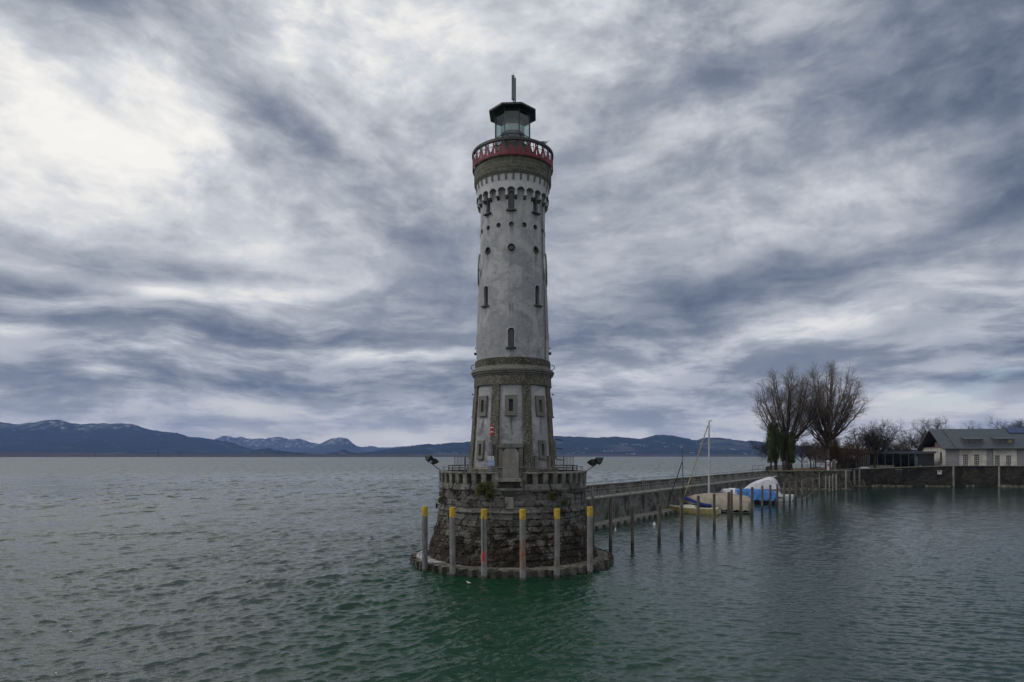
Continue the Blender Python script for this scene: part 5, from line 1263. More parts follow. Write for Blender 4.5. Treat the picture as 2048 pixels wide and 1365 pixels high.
for i, u in enumerate(np.linspace(0, 1, 16)):
    x = -3.9+6.2*u; zr_ = np.interp(u, [0, .15, .35, .75, .9, 1], [2.1, 2.9, 3.6, 4.45, 4.2, 3.0]); w = 1.45
    half = [Vector((x, 0, zr_)), Vector((x, w*.5, zr_-.12)), Vector((x, w*.88, zr_-.55*min(1, (zr_-1.9)))), Vector((x, w, 2.02+.15*u))]
    rows.append([Vector((p.x, -p.y, p.z)) for p in half[::-1]] + half[1:])
MB().loft(rows, caps=True).build('canopy', M['tarp_white'], B4, True)
g = MB()
for s_ in (-1, 1):
    g.tube([(1.4, s_*1.35, 1.4), (3.2, s_*1.1, 1.95), (4.7, s_*.3, 2.05), (4.95, 0, 2.05)], .025, 5)
    for x, w in ((2.2, 1.25), (3.2, 1.0), (4.1, .65)): g.tube([(x, s_*w, 1.2), (x, s_*w*.98, 1.85)], .02, 4)
g.build('bow_rail', M['galv'], B4)
MB().tube([(1.2, .3, 4.3), (1.9, .3, 4.55)], .06, 6).build('searchlight', M['white_paint'], B4)
for s_ in (-1, 1): MB().loft([[secs[i][0 if s_ < 0 else 6]*1.0 + Vector((0, s_*.012, -.34)), secs[i][0 if s_ < 0 else 6] + Vector((0, s_*.012, -.52))] for i in range(9, 13)], caps=False).build('name_stripe', M['hull_black'], B4)
# mooring ropes
def rope(a, b, sag, lab, r=.022):
    a = Vector(a); b = Vector(b); g = MB(); g.tube([a.lerp(b, u) - a + Vector((0, 0, -sag*4*u*(1-u))) for u in np.linspace(0, 1, 9)], r, 4)
    tag(g.build('mooring_rope', M['rope'], None, loc=tuple(a)), lab, 'rope')
def at(px, py, Yd): return Vector(((px-1024)/F*Yd, Yd, CAMZ+(HY-py)/F*Yd))
rope(at(1437, 1021, 89.5), at(1481, 1026.5, 88), .1, 'pale slack rope from the yellow boat to a post'); rope(at(1481, 1026.5, 88), at(1504, 1024, 89), .05, 'short pale rope behind the beige covered boat stern')
rope(at(1504, 1015, 89), at(1540, 1009, 100), .35, 'sagging rope between two posts off the beige covered boat'); rope(at(1267, 1034, 57.5), at(1307, 1046, 61.5), .35, 'thin rope running down to the nearer white float', .012)
rope(at(1594, 1000, 113), at(1625, 985, 117), .3, 'thin rope from the cruiser bow to a post')
# floats
def float_(px, py, r, lab):
    Yp = CAMZ*F/(py-HY); b_ = thing('mooring_float', lab, 'float', ((px-1024)/F*Yp, Yp, 0), 0)
    MB().lathe([(.02, -.2), (r*.8, -.1), (r, .06), (r*.7, .22), (r*.25, .34), (r*.2, .44)], 12).build('ball', M['white_gel'], b_, True)
    MB().tube([(r*.2*math.cos(a), 0, .5+r*.3*math.sin(a)) for a in np.linspace(0, 6.28, 9)[:-1]], .012, 4, closed=True).build('eye', M['galv'], b_)
float_(1308.8, 1051, .20, 'white mooring float hanging on the thin rope'); float_(1230.9, 1062, .10, 'small white float nearest the mole')

# ================================================================ HALL AND PAVILION
HX, HYY, HZ = 120.3, 180.0, 5.35
hrz = math.atan2(-.28, .96)
H = thing('harbour_hall', 'long pale hall with a dark metal roof, two dormers and solar panels', 'building', (HX, HYY, HZ), hrz)
EH, RH, DP, LL = 5.5, 10.6, 20.0, 46.0
fw = MB().box(0, LL, 0, .35, -.5, EH).build('front_wall', M['wall_render'], H)
ct = MB()
wins = [(4.6, 1.15, 0.05, 3.35), (7.25, 1.15, 0.05, 3.35), (12.1, 1.1, 0.05, 3.1), (14.7, 1.1, 0.05, 3.1)]
for x, w, z0, z1 in wins: ct.box(x-w/2, x+w/2, -.5, .22, z0, z1)
ct.box(19.2, 25.8, -.5, .22, .25, 3.85); ct.box(30, 36.5, -.5, .22, .25, 3.85)
cut(fw, ct)
for x, w, z0, z1 in wins:
    b_ = MB()
    for q in (-.5, -.165, .165, .5): b_.box(x+q*w-.025, x+q*w+.025, .10, .16, z0, z1)
    for q in range(7): zz_ = z0+(z1-z0)*q/6; b_.box(x-w/2, x+w/2, .102, .158, zz_-.025, zz_+.025)
    wn_ = b_.build('window', M['white_paint'], H); MB().box(x-w/2, x+w/2, .19, .21, z0, z1).build('pane', M['glass_dark'], wn_)
for x0, x1 in ((19.2, 25.8), (30, 36.5)):
    b_ = MB()
    for q in np.linspace(x0+.06, x1-.06, 4): b_.box(q-.05, q+.05, .08, .15, .25, 3.85)
    b_.box(x0, x1, .082, .148, .25, .35).box(x0, x1, .082, .148, 3.75, 3.85)
    wn_ = b_.build('window', M['black_metal'], H); MB().box(x0, x1, .18, .20, .25, 3.85).build('pane', M['glazing'], wn_)
for x0, x1 in ((-.15, 3.1), (9.6, 10.9), (16.6, 18.3), (27.2, 28.6), (38, 39.5)): MB().box(x0, x1, -.13 if x0 > 0 else -.10, .3, -.5, EH-.05).build('wall_bay', M['wall_grey'], H)
MB().tube([(10.95, -.22, EH), (10.95, -.22, 0)], .09, 6).build('downpipe', M['grey_metal'], H)
MB().box(0, .35, .36, DP, -.5, EH).build('side_wall', M['wall_render'], H)
MB().prism(arch_poly(1.4, 3.4), (-.012, 4.3, .8), (0, 1, 0), (0, 0, 1), (-1, 0, 0), .01).build('arched_window', M['glass_dark'], H)
MB().box(.36, LL, DP-.3, DP, -.5, EH).build('rear_wall', M['wall_render'], H); MB().box(LL, LL+.35, 0, DP, -.5, EH).build('side_wall', M['wall_render'], H)
# set-back gable with a lit panel and balcony under the roof overhang
MB().prism([(1.5, EH), (DP-1.5, EH), (DP/2, RH-.8)], (1.9, 0, 0), (0, 1, 0), (0, 0, 1), (1, 0, 0), .2).build('gable', M['red_bottom'], H)
MB().box(1.80, 1.88, 3.2, 5.6, EH+.1, EH+2.4).build('gable_window', M['interior_warm'], H)
g = MB()
for y in np.arange(2.6, 9.5, .55): g.tube([(.1, y, EH), (.1, y, EH+1.1)], .025, 4)
g.tube([(.1, 2.4, EH+1.1), (.1, 9.5, EH+1.1)], .03, 4).build('balcony_rail', M['white_paint'], H)
MB().box(-.2, 1.9, .5, DP-.5, EH-.15, EH).build('balcony_floor', M['wall_grey'], H)
# roof
ov, og = 1.1, 1.3
sl_ = (RH-EH)/(DP/2)
def rz_(y): return EH + .15 + sl_*min(y, DP-y)
rows = [(-ov, rz_(-ov)), (DP/2, rz_(DP/2)), (DP+ov, rz_(DP+ov))]
poly = [(a, b) for a, b in rows] + [(a, b-.32) for a, b in rows[::-1]]
rf = MB().prism(poly, (-og, 0, 0), (0, 1, 0), (0, 0, 1), (1, 0, 0), LL+2*og).build('roof', M['roof_metal'], H)
g = MB()
ln = Vector((0, DP/2+ov, rz_(DP/2)-rz_(-ov)))
for x in np.arange(-og+.6, LL+og, .62):
    g.obox(Vector((x, (-ov+DP/2)/2, (rz_(-ov)+rz_(DP/2))/2+.02)), (ln.normalized(), (1, 0, 0), ln.cross(Vector((1, 0, 0)))), (ln.length/2, .014, .035))
g.build('seams', M['roof_metal'], rf)
g = MB(); x = 1.9; g.obox(Vector((x, (-ov+DP/2)/2, (rz_(-ov)+rz_(DP/2))/2+.05)), (ln.normalized(), (1, 0, 0), ln.cross(Vector((1, 0, 0)))), (ln.length/2, .05, .09)); g.build('verge', M['black_metal'], rf)
MB().tube([(-og, -ov-.08, rz_(-ov)-.06), (LL+og, -ov-.08, rz_(-ov)-.06)], .10, 6).build('gutter', M['grey_metal'], rf)
for x0 in (4.9, 12.1):
    y0 = .9; zb_ = rz_(y0); zt_ = zb_+1.55; yb = (zt_+.55-EH-.15)/sl_
    dm = MB().loft([[Vector((x, y0, zb_-.1)), Vector((x, y0, zt_)), Vector((x, yb, rz_(yb)+.05)), Vector((x, yb, zb_))] for x in (x0, x0+4.2)], closed=True).build('dormer', M['roof_metal'], H)
    MB().box(x0+.3, x0+3.9, y0-.03, y0-.012, zb_+.35, zt_-.25).build('window', M['glass_dark'], dm)
    MB().box(x0-.15, x0+4.35, y0-.35, y0, zt_-.05, zt_+.10).build('fascia', M['wall_grey'], dm)
    if x0 > 10: MB().box(x0+2.9, x0+3.8, y0-.04, y0-.032, zb_+.4, zt_-.3).build('curtain', M['interior_warm'], dm)
    g = MB()
    for q in (.3, 1.5, 2.7, 3.85): g.box(x0+q, x0+q+.06, y0-.06, y0-.041, zb_+.3, zt_-.2)
    g.build('mullions', M['grey_metal'], dm)
# solar panels
for k in range(5):
    x = 17.6+k*1.95; ya, yb = 6.9, 9.6; a = Vector((x, ya, rz_(ya)+.22)); b = Vector((x, yb, rz_(yb)+.42)); d_ = (b-a)
    MB().obox((a+b)/2 + Vector((.9, 0, 0)), (d_, (1, 0, 0), d_.cross(Vector((1, 0, 0)))), (d_.length/2, .92, .04)).build('solar_panel', M['solar'], H)
MB().tube([(17.4, 6.9, rz_(6.9)+.12), (27.4, 6.9, rz_(6.9)+.12)], .05, 5).build('panel_rail', M['black_metal'], H)

PV = thing('glass_pavilion', 'low glass pavilion with a flat dark roof left of the hall', 'building', (101.5, 184.5, 5.1), R(-3))
PW, PD, PH = 17.2, 9.0, 4.1
MB().box(-.8, PW+.6, -1.0, PD+.5, PH, PH+.38).build('roof', M['roof_metal'], PV)
MB().box(-.6, PW+.5, -.86, -.80, PH-.22, PH+.02).build('fascia', M['grey_metal'], PV)
MB().box(0, PW, PD-.2, PD, 0, PH).build('rear_wall', M['interior_warm'], PV)
MB().box(0, PW, 0, PD, -.3, 0.0).build('floor', M['paving'], PV)
MB().box(2, PW-4, 4.6, 5.2, 0, 1.2).build('counter', M['wood_post'], PV)
for k in range(9):
    x = k*PW/8; MB().box(x-.05, x+.05, -.06, .06, 0, PH).build('mullion', M['grey_metal'], PV)
for k in range(8):
    x = k*PW/8; MB().box(x+.06, x+PW/8-.06, -.012, .012, .05, PH-.02).build('pane', M['glazing_dark'], PV)
MB().box(-.012, .012, .07, PD-.25, .05, PH-.02).build('side_pane', M['glazing_dark'], PV)
MB().box(PW-3.9, PW+.4, -.3, -.1, 0, PH).build('dark_screen', M['dark'], PV)
for k in range(6): MB().box(-3.9+k*.62, -3.75+k*.62, -.6, -.45, -.2, PH-.3).build('fin', M['galv'], PV)
for k in range(5): MB().box(3.2+k*2.3, 3.3+k*2.3, 1.4, 1.45, .0, 1.6).build('slender_post', M['galv'], PV)
# chairs/tables inside read only as dark shapes: a few table tops
for k in range(5): MB().lathe([(.05, 0), (.05, .72), (.45, .73), (.45, .77)], 10, c=(2.5+k*2.6, 2.6)).build('table', M['wood_post'], PV)

# quayside railing, planters, sign, shelter and small things
qr = thing('quay_railing', 'thin dark railing along the quay edge in front of the hall', 'railing', (0, 0, 0))
pts = []
for (x0, y0, z0), (x1, y1, z1) in zip(quay[4:8], quay[5:9]):
    for u in np.linspace(0, 1, max(2, int(math.hypot(x1-x0, y1-y0)/2.2)), endpoint=False): pts.append(Vector((x0+(x1-x0)*u, y0+(y1-y0)*u+.15, z0+(z1-z0)*u+.1)))
pts = [p_ for p_ in pts if p_.x < 150]
for z in (.45, .95): MB().tube([p_+Vector((0, 0, z)) for p_ in pts], .028, 4).build('rail', M['black_metal'], qr)
p0 = MB().tube([(0, 0, 0), (0, 0, .95)], .03, 4).build('post', M['black_metal'], qr); p0.location = pts[0]
for p_ in pts[1:]: inst(p0, 'post', qr, 0, p_)
def planter(px, w, lab, Yd=178.5, z=5.1, m_='step_light', h=.62):
    b_ = thing('planter', lab, 'planter', ((px-1024)/F*Yd, Yd, z), 0, 'long pale planters on the quayside')
    MB().loft([[Vector((x, y, zz_)) for x, y in ((-w/2*s_, -.35*s_), (w/2*s_, -.35*s_), (w/2*s_, .35*s_), (-w/2*s_, .35*s_))] for zz_, s_ in ((0, .96), (h, 1.0))], closed=True).build('trough', M[m_], b_)
    leaf_cloud('plants', 'shrub', [(x, 0, h, .3, .25, .14) for x in np.linspace(-w/2+.3, w/2-.3, 5)], 240, .07, b_, int(px))
planter(1771, 4.4, 'long pale concrete planter in front of the glass pavilion'); planter(1748, 2.0, 'shorter pale concrete planter left of the pavilion planter')
bt = thing('upturned_dinghy', 'white upturned dinghy lying on the quay edge by the dark trees', 'dinghy', ((1732-1024)/F*176.5, 177.0, 4.85), R(8))
MB().loft([[Vector((x, y*w, .02 if abs(y) > .99 else .42*math.cos(y*1.4)*s_+.02)) for y in (-1, -.6, 0, .6, 1)] for x, w, s_ in ((-1.3, .55, .9), (-.6, .62, 1), (.4, .62, 1), (1.1, .42, .8), (1.5, .08, .3))], caps=True).build('hull', M['white_gel'], bt, True)
MB().tube([(-1.3, 0, .44), (-.4, 0, .47), (.6, 0, .46), (1.3, 0, .3)], .03, 4).build('keel', M['white_gel'], bt)
sg = thing('warning_sign', 'white square warning sign with black pictogram on the dark quay wall', 'sign', ((1877-1024)/F*175.0, 174.55, 3.9), hrz*.3)
MB().box(-.52, .52, -.03, .03, -.55, .55).build('plate', M['white_paint'], sg)
g = MB().prism([(-.35, -.05), (-.30, .25), (-.1, .38), (.15, .33), (.30, .05), (.35, -.28), (.22, -.25), (.12, .02), (-.02, .12), (-.15, -.05)], (0, -.045, .12), (1, 0, 0), (0, 0, 1), (0, 1, 0), .01)
g.prism(disc_poly(.09, 10), (-.3, -.045, .42), (1, 0, 0), (0, 0, 1), (0, 1, 0), .01); g.build('pictogram', M['hull_black'], sg)
MB().box(-.42, .42, -.042, -.032, -.47, -.42).build('text_line', M['red_gloss'], sg)
bx = thing('quay_opening', 'square dark outlet opening in the quay wall', 'outlet', ((1796-1024)/F*175.3, 175.2, 4.0), 0)
MB().box(-.85, .85, -.30, .2, -.6, .55).build('recess', M['dark'], bx); MB().box(-.95, .95, -.34, -.2, .55, .72).build('lintel', M['step_light'], bx)
# lifebuoy pillar, stone stele, shelter
lp = thing('lifebuoy_pillar', 'white pillar with a red ring lifebuoy standing on the shore edge', 'lifebuoy post', ((1656-1024)/F*161, 161.0, 4.55), 0)
MB().box(-.27, .27, -.12, .12, 0, 2.15).build('pillar', M['white_paint'], lp); MB().lathe([(.36, 2.2), (.42, 2.3), (.38, 2.5), (.2, 2.65), (.1, 2.68)], 12).build('cap', M['white_gel'], lp, True)
MB().tube([(.19*math.cos(a), -.15, 1.5+.24*math.sin(a)) for a in np.linspace(0, 6.28, 15)[:-1]], .075, 6, closed=True).build('lifebuoy', M['red_gloss'], lp, True)
MB().box(-.09, .09, -.14, -.10, 2.3, 2.5).build('badge', M['white_gel'], lp)
sv = thing('stone_stele', 'grey stone pillar with a small white box behind the lifebuoy pillar', 'pillar', ((1668-1024)/F*166, 166.0, 4.6), 0)
MB().loft([[Vector((x*s_, y*s_, z)) for x, y in ((-.38, -.3), (.38, -.3), (.38, .3), (-.38, .3))] for z, s_ in ((0, 1.05), (.3, 1), (2.7, .92), (2.85, .7))], closed=True).build('shaft', M['concrete'], sv)
MB().box(.30, .55, -.36, -.2, 1.9, 2.4).build('box', M['white_paint'], sv)
sh_ = thing('wooden_shelter', 'long low dark wooden shelter under the reddish tree', 'shelter', ((1698-1024)/F*184, 184.0, 4.7), 0)
MB().box(-3.9, 3.9, -1.8, 1.6, 2.35, 2.95).build('roof', M['wood_post'], sh_)
MB().box(-3.6, 3.6, 1.2, 1.35, -.1, 2.35).build('rear_wall', M['hull_black'], sh_)
for x in (-3.6, -1.2, 1.2, 3.6): MB().box(x-.08, x+.08, -1.6, -1.44, -.1, 2.35).build('post', M['wood_post'], sh_)
MB().box(-3.2, 3.2, .5, 1.1, .35, .47).box(-3.2, 3.2, 1.0, 1.1, .6, 1.0).build('bench', M['wood_post'], sh_)
nb = thing('notice_board', 'thin metal notice frame standing near the water among the bare trees', 'notice board', ((1609-1024)/F*172, 172, 4.6), 0)
g = MB().tube([(-.72, 0, 0), (-.72, 0, 2.45), (.72, 0, 2.45), (.72, 0, 0)], .05, 5).tube([(-.72, 0, 2.0), (.72, 0, 2.0)], .05, 5).tube([(-.72, 0, 1.0), (.72, 0, 1.0)], .04, 5); g.build('frame', M['grey_metal'], nb)
MB().box(-.66, .66, -.01, .01, 2.08, 2.38).build('panel', M['white_paint'], nb)
lr2 = thing('lakeside_railing', 'thin dark picket railing along the lake side lawn', 'railing', (62, 178, 0))
g = MB(); ln_ = [Vector((1.6, -15, 4.5)), Vector((15.8, 16, 4.4)), Vector((28, 35, 4.3)), Vector((56, 46, 4.5))]
pp = []
for a, b in zip(ln_, ln_[1:]):
    n_ = int((b-a).length/.42)
    for k in range(n_): pp.append(a.lerp(b, k/n_))
for i_, p_ in enumerate(pp): g.tube([p_, p_+Vector((0, 0, 1.05))], .022 if i_ % 6 else .05, 4)
g.build('pickets', M['black_metal'], lr2); MB().tube([p_+Vector((0, 0, 1.05)) for p_ in pp[::6]], .03, 4).build('rail', M['black_metal'], lr2)
for i_, (px, Yd, w) in enumerate([(1722, 171, .5), (1645, 170, .4)]):
    pass
bn = thing('park_bench', 'dark slatted park bench beside the pale trunk', 'bench', ((1637-1024)/F*170, 170, 4.58), R(10))
g = MB()
for k in range(4): g.box(-.9, .9, -.2+k*.12, -.11+k*.12, .42, .46)
g.build('seat', M['wood_post'], bn); g = MB()
for k in range(3): g.box(-.9, .9, .30+k*.02, .33+k*.02, .55+k*.13, .64+k*.13)
g.build('backrest', M['wood_post'], bn)
for s_ in (-.7, .7): MB().tube([(s_, -.15, 0), (s_, -.15, .42), (s_, .28, .42), (s_, .36, .95)], .03, 5).build('leg', M['black_metal'], bn)
vn = thing('parked_van', 'white and blue van half hidden behind the pavilion glass', 'van', ((2035-1024)/F*178, 177.3, 5.62), hrz) if False else None

# ================================================================ TREES
def grow(rg, p, d_, L_, r, lvl, spec, out, rmin=.012):
    n = spec[lvl]['n']; st = L_/n; trop = spec[lvl]['trop']; wig = spec[lvl]['wig']; pts = [(Vector(p), r)]; d_ = Vector(d_)
    taper = spec[lvl]['taper']
    for i in range(n):
        d_ = (d_ + Vector((rg.gauss(0, wig), rg.gauss(0, wig), rg.gauss(0, wig)*.6)) + Vector((0, 0, trop))).normalized()
        p = p + d_*st; rr = max(rmin*.6, r*(1-(1-taper)*(i+1)/n)); out[lvl].append((pts[-1][0], p, pts[-1][1], rr)); pts.append((p, rr))
    if lvl+1 >= len(spec): return
    sp = spec[lvl+1]; N = sp['num']; az0 = rg.uniform(0, 6.28)
    for k in range(N):
        u = sp['start'] + (1-sp['start'])*((k+rg.uniform(.1, .9))/N); u = min(u, .999); i = int(u*n); f_ = u*n-i
        q = pts[i][0].lerp(pts[i+1][0], f_); pr = pts[i][1]*(1-f_)+pts[i+1][1]*f_; dd = (pts[i+1][0]-pts[i][0]).normalized()
        az_ = az0 + k*2.4 + rg.uniform(-.4, .4); a = dd.cross(Vector((0, 0, 1)) if abs(dd.z) < .9 else Vector((1, 0, 0))).normalized(); b = dd.cross(a)
        side = a*math.cos(az_)+b*math.sin(az_); ang = R(rg.uniform(*sp['ang'])); nd = dd*math.cos(ang)+side*math.sin(ang)
        Lc = sp['len']*rg.uniform(.65, 1.15)*(1 - sp.get('fall', .45)*(u-sp['start'])/(1-sp['start']+1e-6)); grow(rg, q, nd, Lc, max(rmin, min(pr*.75, sp['r']*rg.uniform(.8, 1.2))), lvl+1, spec, out, rmin)
def seg_mesh(name, segs, m_, parent, k):
    A = np.array([tuple(s_[0]) for s_ in segs]); B = np.array([tuple(s_[1]) for s_ in segs]); ra = np.array([s_[2] for s_ in segs]); rb = np.array([s_[3] for s_ in segs])
    d_ = B-A; d_ /= np.linalg.norm(d_, axis=1)[:, None]+1e-9; up = np.where(np.abs(d_[:, 2:3]) < .9, [[0, 0, 1.]], [[1., 0, 0]]); u = np.cross(d_, up); u /= np.linalg.norm(u, axis=1)[:, None]; w = np.cross(d_, u)
    V = []
    for C, r in ((A, ra), (B, rb)):
        for q in range(k): t_ = 2*math.pi*q/k; V.append(C + (u*math.cos(t_)+w*math.sin(t_))*r[:, None])
    V = np.stack(V, 1); n = len(segs); base = (np.arange(n)*2*k)[:, None]
    Fq = np.concatenate([np.stack([base[:, 0]+q, base[:, 0]+(q+1) % k, base[:, 0]+k+(q+1) % k, base[:, 0]+k+q], 1) for q in range(k)])
    return raw_mesh(name, V.reshape(-1, 3), Fq, M[m_], parent, smooth=(k > 3))
def tree(px, Yd, z, lab, spec, h0, r0, seed, lean=(0, 0), m1='bark', m2='twig', split=1, rmin=.014, grp='bare trees on the shore'):
    rg = random.Random(seed); out = [[] for _ in spec]
    b_ = thing('bare_tree', lab, 'tree', ((px-1024)/F*Yd, Yd, z), 0, grp)
    grow(rg, Vector((0, 0, -.3)), Vector((lean[0], lean[1], 1)).normalized(), h0, r0, 0, spec, out, rmin)
    thick = [s_ for l in out[:split+1] for s_ in l]; thin = [s_ for l in out[split+1:] for s_ in l]
    seg_mesh('trunk', thick, m1, b_, 7); seg_mesh('crown', thin, m2, b_, 3)
    return b_
def crown_tree(px, Yd, z, lab, zf_, zc, rx, rz, r0, seed, nlimb=15, m1='bark', m2='twig', grp='bare trees on the shore'):
    """big bare tree: limbs fan from a fork at zf_ to points spread over a rounded crown (centre height zc, half sizes rx, rz)"""
    rg = random.Random(seed); out = [[], [], [], [], []]; rm = .013
    b_ = thing('bare_tree', lab, 'tree', ((px-1024)/F*Yd, Yd, z), 0, grp)
    p = Vector((0, 0, -.3)); r = r0
    for i in range(5):
        q = Vector((rg.gauss(0, .06), rg.gauss(0, .06), -.3+(zf_+.3)*(i+1)/5)); r2 = r0*(1-.35*(i+1)/5)*(1.25 if i == 0 else 1); out[0].append((p, q, r, r2)); p, r = q, r2
    spec = [None, None, dict(n=5, trop=.10, wig=.06, taper=.3), dict(n=4, trop=.06, wig=.10, taper=.4, num=8, start=.15, len=rz*.21, ang=(24, 58), r=.026, fall=.30), dict(n=3, trop=.04, wig=.13, taper=.5, num=5, start=.1, len=rz*.09, ang=(25, 60), r=.015, fall=.3)]
    for k in range(nlimb):
        u = (k+.5)/nlimb; th = math.acos(1-u*1.05); ph = k*2.39996+rg.uniform(-.25, .25)
        s_ = rg.uniform(.86, 1.0); tgt = Vector((math.sin(th)*math.cos(ph)*rx*s_, math.sin(th)*math.sin(ph)*rx*s_, zc + math.cos(th)*rz*s_))
        st = Vector((0, 0, zf_*(rg.uniform(.72, 1.0) if th > .9 else 1.0) + (rg.uniform(0, 2.5) if th < .8 else 0)))
        hd = Vector((tgt.x, tgt.y, 0)); c1 = st + hd*.45 + Vector((0, 0, (tgt.z-st.z)*.30)); c2 = st + hd*.88 + Vector((0, 0, (tgt.z-st.z)*.66)) + Vector((rg.gauss(0, .4), rg.gauss(0, .4), 0))
        N = 12; pts = []; rl = .23*(1.0 if th > .5 else 1.1)*rg.uniform(.8, 1.1)
        for i in range(N+1):
            t_ = i/N; pt = st*(1-t_)**3 + c1*3*t_*(1-t_)**2 + c2*3*t_*t_*(1-t_) + tgt*t_**3
            pts.append((pt + Vector((rg.gauss(0, .09), rg.gauss(0, .09), 0))*(0 < i), max(.02, rl*(1-t_)**.85+.02)))
        for a, b in zip(pts, pts[1:]): out[1].append((a[0], b[0], a[1], b[1]))
        L_ = (tgt-st).length; nb = int(4+L_*.62)
        for q in range(nb):
            t_ = .18 + .80*(q+rg.random())/nb; i = min(int(t_*N), N-1); f_ = t_*N-i; pt = pts[i][0].lerp(pts[i+1][0], f_); pr = pts[i][1]
            dd = (pts[i+1][0]-pts[i][0]).normalized(); az_ = rg.uniform(0, 6.28); a = dd.cross(Vector((0, 1, .1))).normalized(); b2 = dd.cross(a)
            side = a*math.cos(az_)+b2*math.sin(az_); ang = R(rg.uniform(26, 62)); nd = dd*math.cos(ang)+side*math.sin(ang)
            Lb = rz*.46*rg.uniform(.6, 1.15)*(1-.42*t_); e_ = pt+nd*Lb; v = Vector((e_.x/rx, e_.y/rx, (e_.z-zc)/rz)).length
            if v > 1.03: Lb *= .6
            grow(rg, pt, nd, Lb, max(.03, min(pr*.7, .085)), 2, spec, out, rm)
    seg_mesh('trunk', out[0]+out[1], m1, b_, 7); seg_mesh('crown', out[2]+out[3]+out[4], m2, b_, 3); return b_
def bushy(h, a=(25, 65), lim=8, num=12):
    return [dict(n=5, trop=.02, wig=.05, taper=.7), dict(n=7, trop=.03, wig=.09, taper=.3, num=lim, start=.5, len=h, ang=a, r=.16, fall=.1),
            dict(n=5, trop=.02, wig=.13, taper=.3, num=num, start=.12, len=h*.42, ang=(30, 65), r=.06, fall=.5),
            dict(n=4, trop=.0, wig=.16, taper=.4, num=8, start=.1, len=h*.18, ang=(30, 70), r=.028, fall=.3),
            dict(n=3, trop=-.02, wig=.2, taper=.5, num=5, start=.1, len=h*.08, ang=(30, 70), r=.018, fall=.3)]
crown_tree(1574, 166, 4.5, 'tall bare tree behind the dark evergreens, left of the two giants', 6.5, 16.5, 9.0, 10.0, .72, 3, 27, m2='twig_big')
crown_tree(1655, 166, 4.5, 'tall bare tree with pale trunk, right of the two giants', 7.5, 16.9, 8.8, 10.6, .62, 14, 30, m1='bark_mid', m2='twig_big')
tree(1554, 194, 4.3, 'smaller bare tree behind the evergreens at the left end of the shore', bushy(9), 6.0, .32, 5, (-.12, 0))
tree(1678, 172, 4.6, 'dense reddish-brown bare tree between the tall tree and the shelter', bushy(8.0, (20, 80), 12, 15), 3.6, .35, 6, m1='bark_pale', m2='twig_red')
tree(1660, 180, 4.6, 'tangled brown bare bush tree behind the stone pillar', bushy(7.2, (25, 85), 11, 13), 3.2, .3, 16, m1='bark_pale', m2='twig_tan')
tree(1750, 177, 4.8, 'dark dense bare tree beside the upturned dinghy', bushy(9.5, (15, 60), 10, 14), 5.0, .34, 7)
tree(1762, 190, 5.0, 'bare tree partly behind the dense dark tree, left of the pavilion', bushy(9.5, (20, 70), 9, 12), 5.0, .3, 8)
tree(1604, 200, 4.3, 'small bare park tree left behind the notice frame', bushy(6.5, (20, 60), 7, 9), 4.5, .2, 9)
tree(1622, 204, 4.3, 'small bare park tree right behind the notice frame', bushy(6.2, (20, 60), 7, 9), 4.5, .2, 10)
tree(1632, 210, 4.3, 'slim bare tree behind the tall pale trunk', bushy(7, (20, 60), 7, 9), 5, .2, 11)
tree(1818, 214, 5.0, 'bare plane tree behind the left part of the pavilion', bushy(7.5, (20, 65), 8, 10), 5.5, .3, 12)
tree(1843, 222, 5.0, 'bare plane tree behind the middle of the pavilion', bushy(9, (20, 65), 9, 11), 6.5, .34, 13)
tree(1868, 232, 5.0, 'bare tree behind the left end of the hall roof', bushy(10.0, (15, 60), 9, 11), 9.0, .34, 15)
tree(1927, 236, 5.2, 'bare treetop showing above the hall ridge near the dormers', bushy(9.0, (20, 70), 8, 10), 9.0, .3, 17)
tree(2016, 232, 5.2, 'bare treetop above the solar panels', bushy(10.0, (20, 70), 10, 12), 9.5, .34, 18)
tree(2046, 238, 5.2, 'bare treetop at the right edge behind the hall roof', bushy(10.5, (20, 70), 10, 12), 10, .34, 19)
tree(1712, 200, 4.8, 'bare tree behind the wooden shelter', bushy(8, (20, 60), 8, 11), 6, .26, 20)
tree(1790, 205, 4.9, 'thin bare tree between the dark tree and the pavilion', bushy(6.5, (20, 60), 7, 9), 5, .2, 22)
# evergreens
def thuja(px, Yd, w, h, zc, lab, seed, n):
    b_ = thing('evergreen', lab, 'evergreen tree', ((px-1024)/F*Yd, Yd, 4.5), 0, 'dark columnar evergreens at the end of the mole')
    g_ = np.random.default_rng(seed)
    zz_ = np.linspace(zc, h, 22); cs = []
    for z in zz_:
        u = (z-zc)/(h-zc); ww = w*(.80+.25*math.sin(u*3.0))*(1-.35*max(0, (u-.86)/.14)**2)
        for q in range(5):
            a = g_.uniform(0, 6.28); cs.append((math.cos(a)*ww*.55*g_.uniform(.6, 1.1), math.sin(a)*ww*.5, z+g_.uniform(-.2, .25), ww*.50, ww*.50, .55))
    leaf_cloud('foliage', 'thuja', cs, n, .15, b_, seed, (1, 1, 1))
    MB().lathe([(.1, zc+.3)] + [(w*.62*(.85+.2*math.sin(u*3)), zc+.5+(h-zc-1.3)*u) for u in np.linspace(0, 1, 8)] + [(.1, h-.5)], 12).build('inner_foliage', M['thuja'], b_)
    for q in range(3): MB().tube([(g_.uniform(-.3, .3)*w, g_.uniform(-.3, .3), -.2), (g_.uniform(-.3, .3)*w, 0, zc+.8)], .13, 6).build('trunk', M['bark'], b_)
thuja(1541, 160, 1.05, 11.4, 2.6, 'broad dark evergreen column, leftmost of the group', 1, 9000)
thuja(1552, 161, 1.15, 11.3, 2.6, 'broad dark evergreen column, second from the left', 2, 9000)
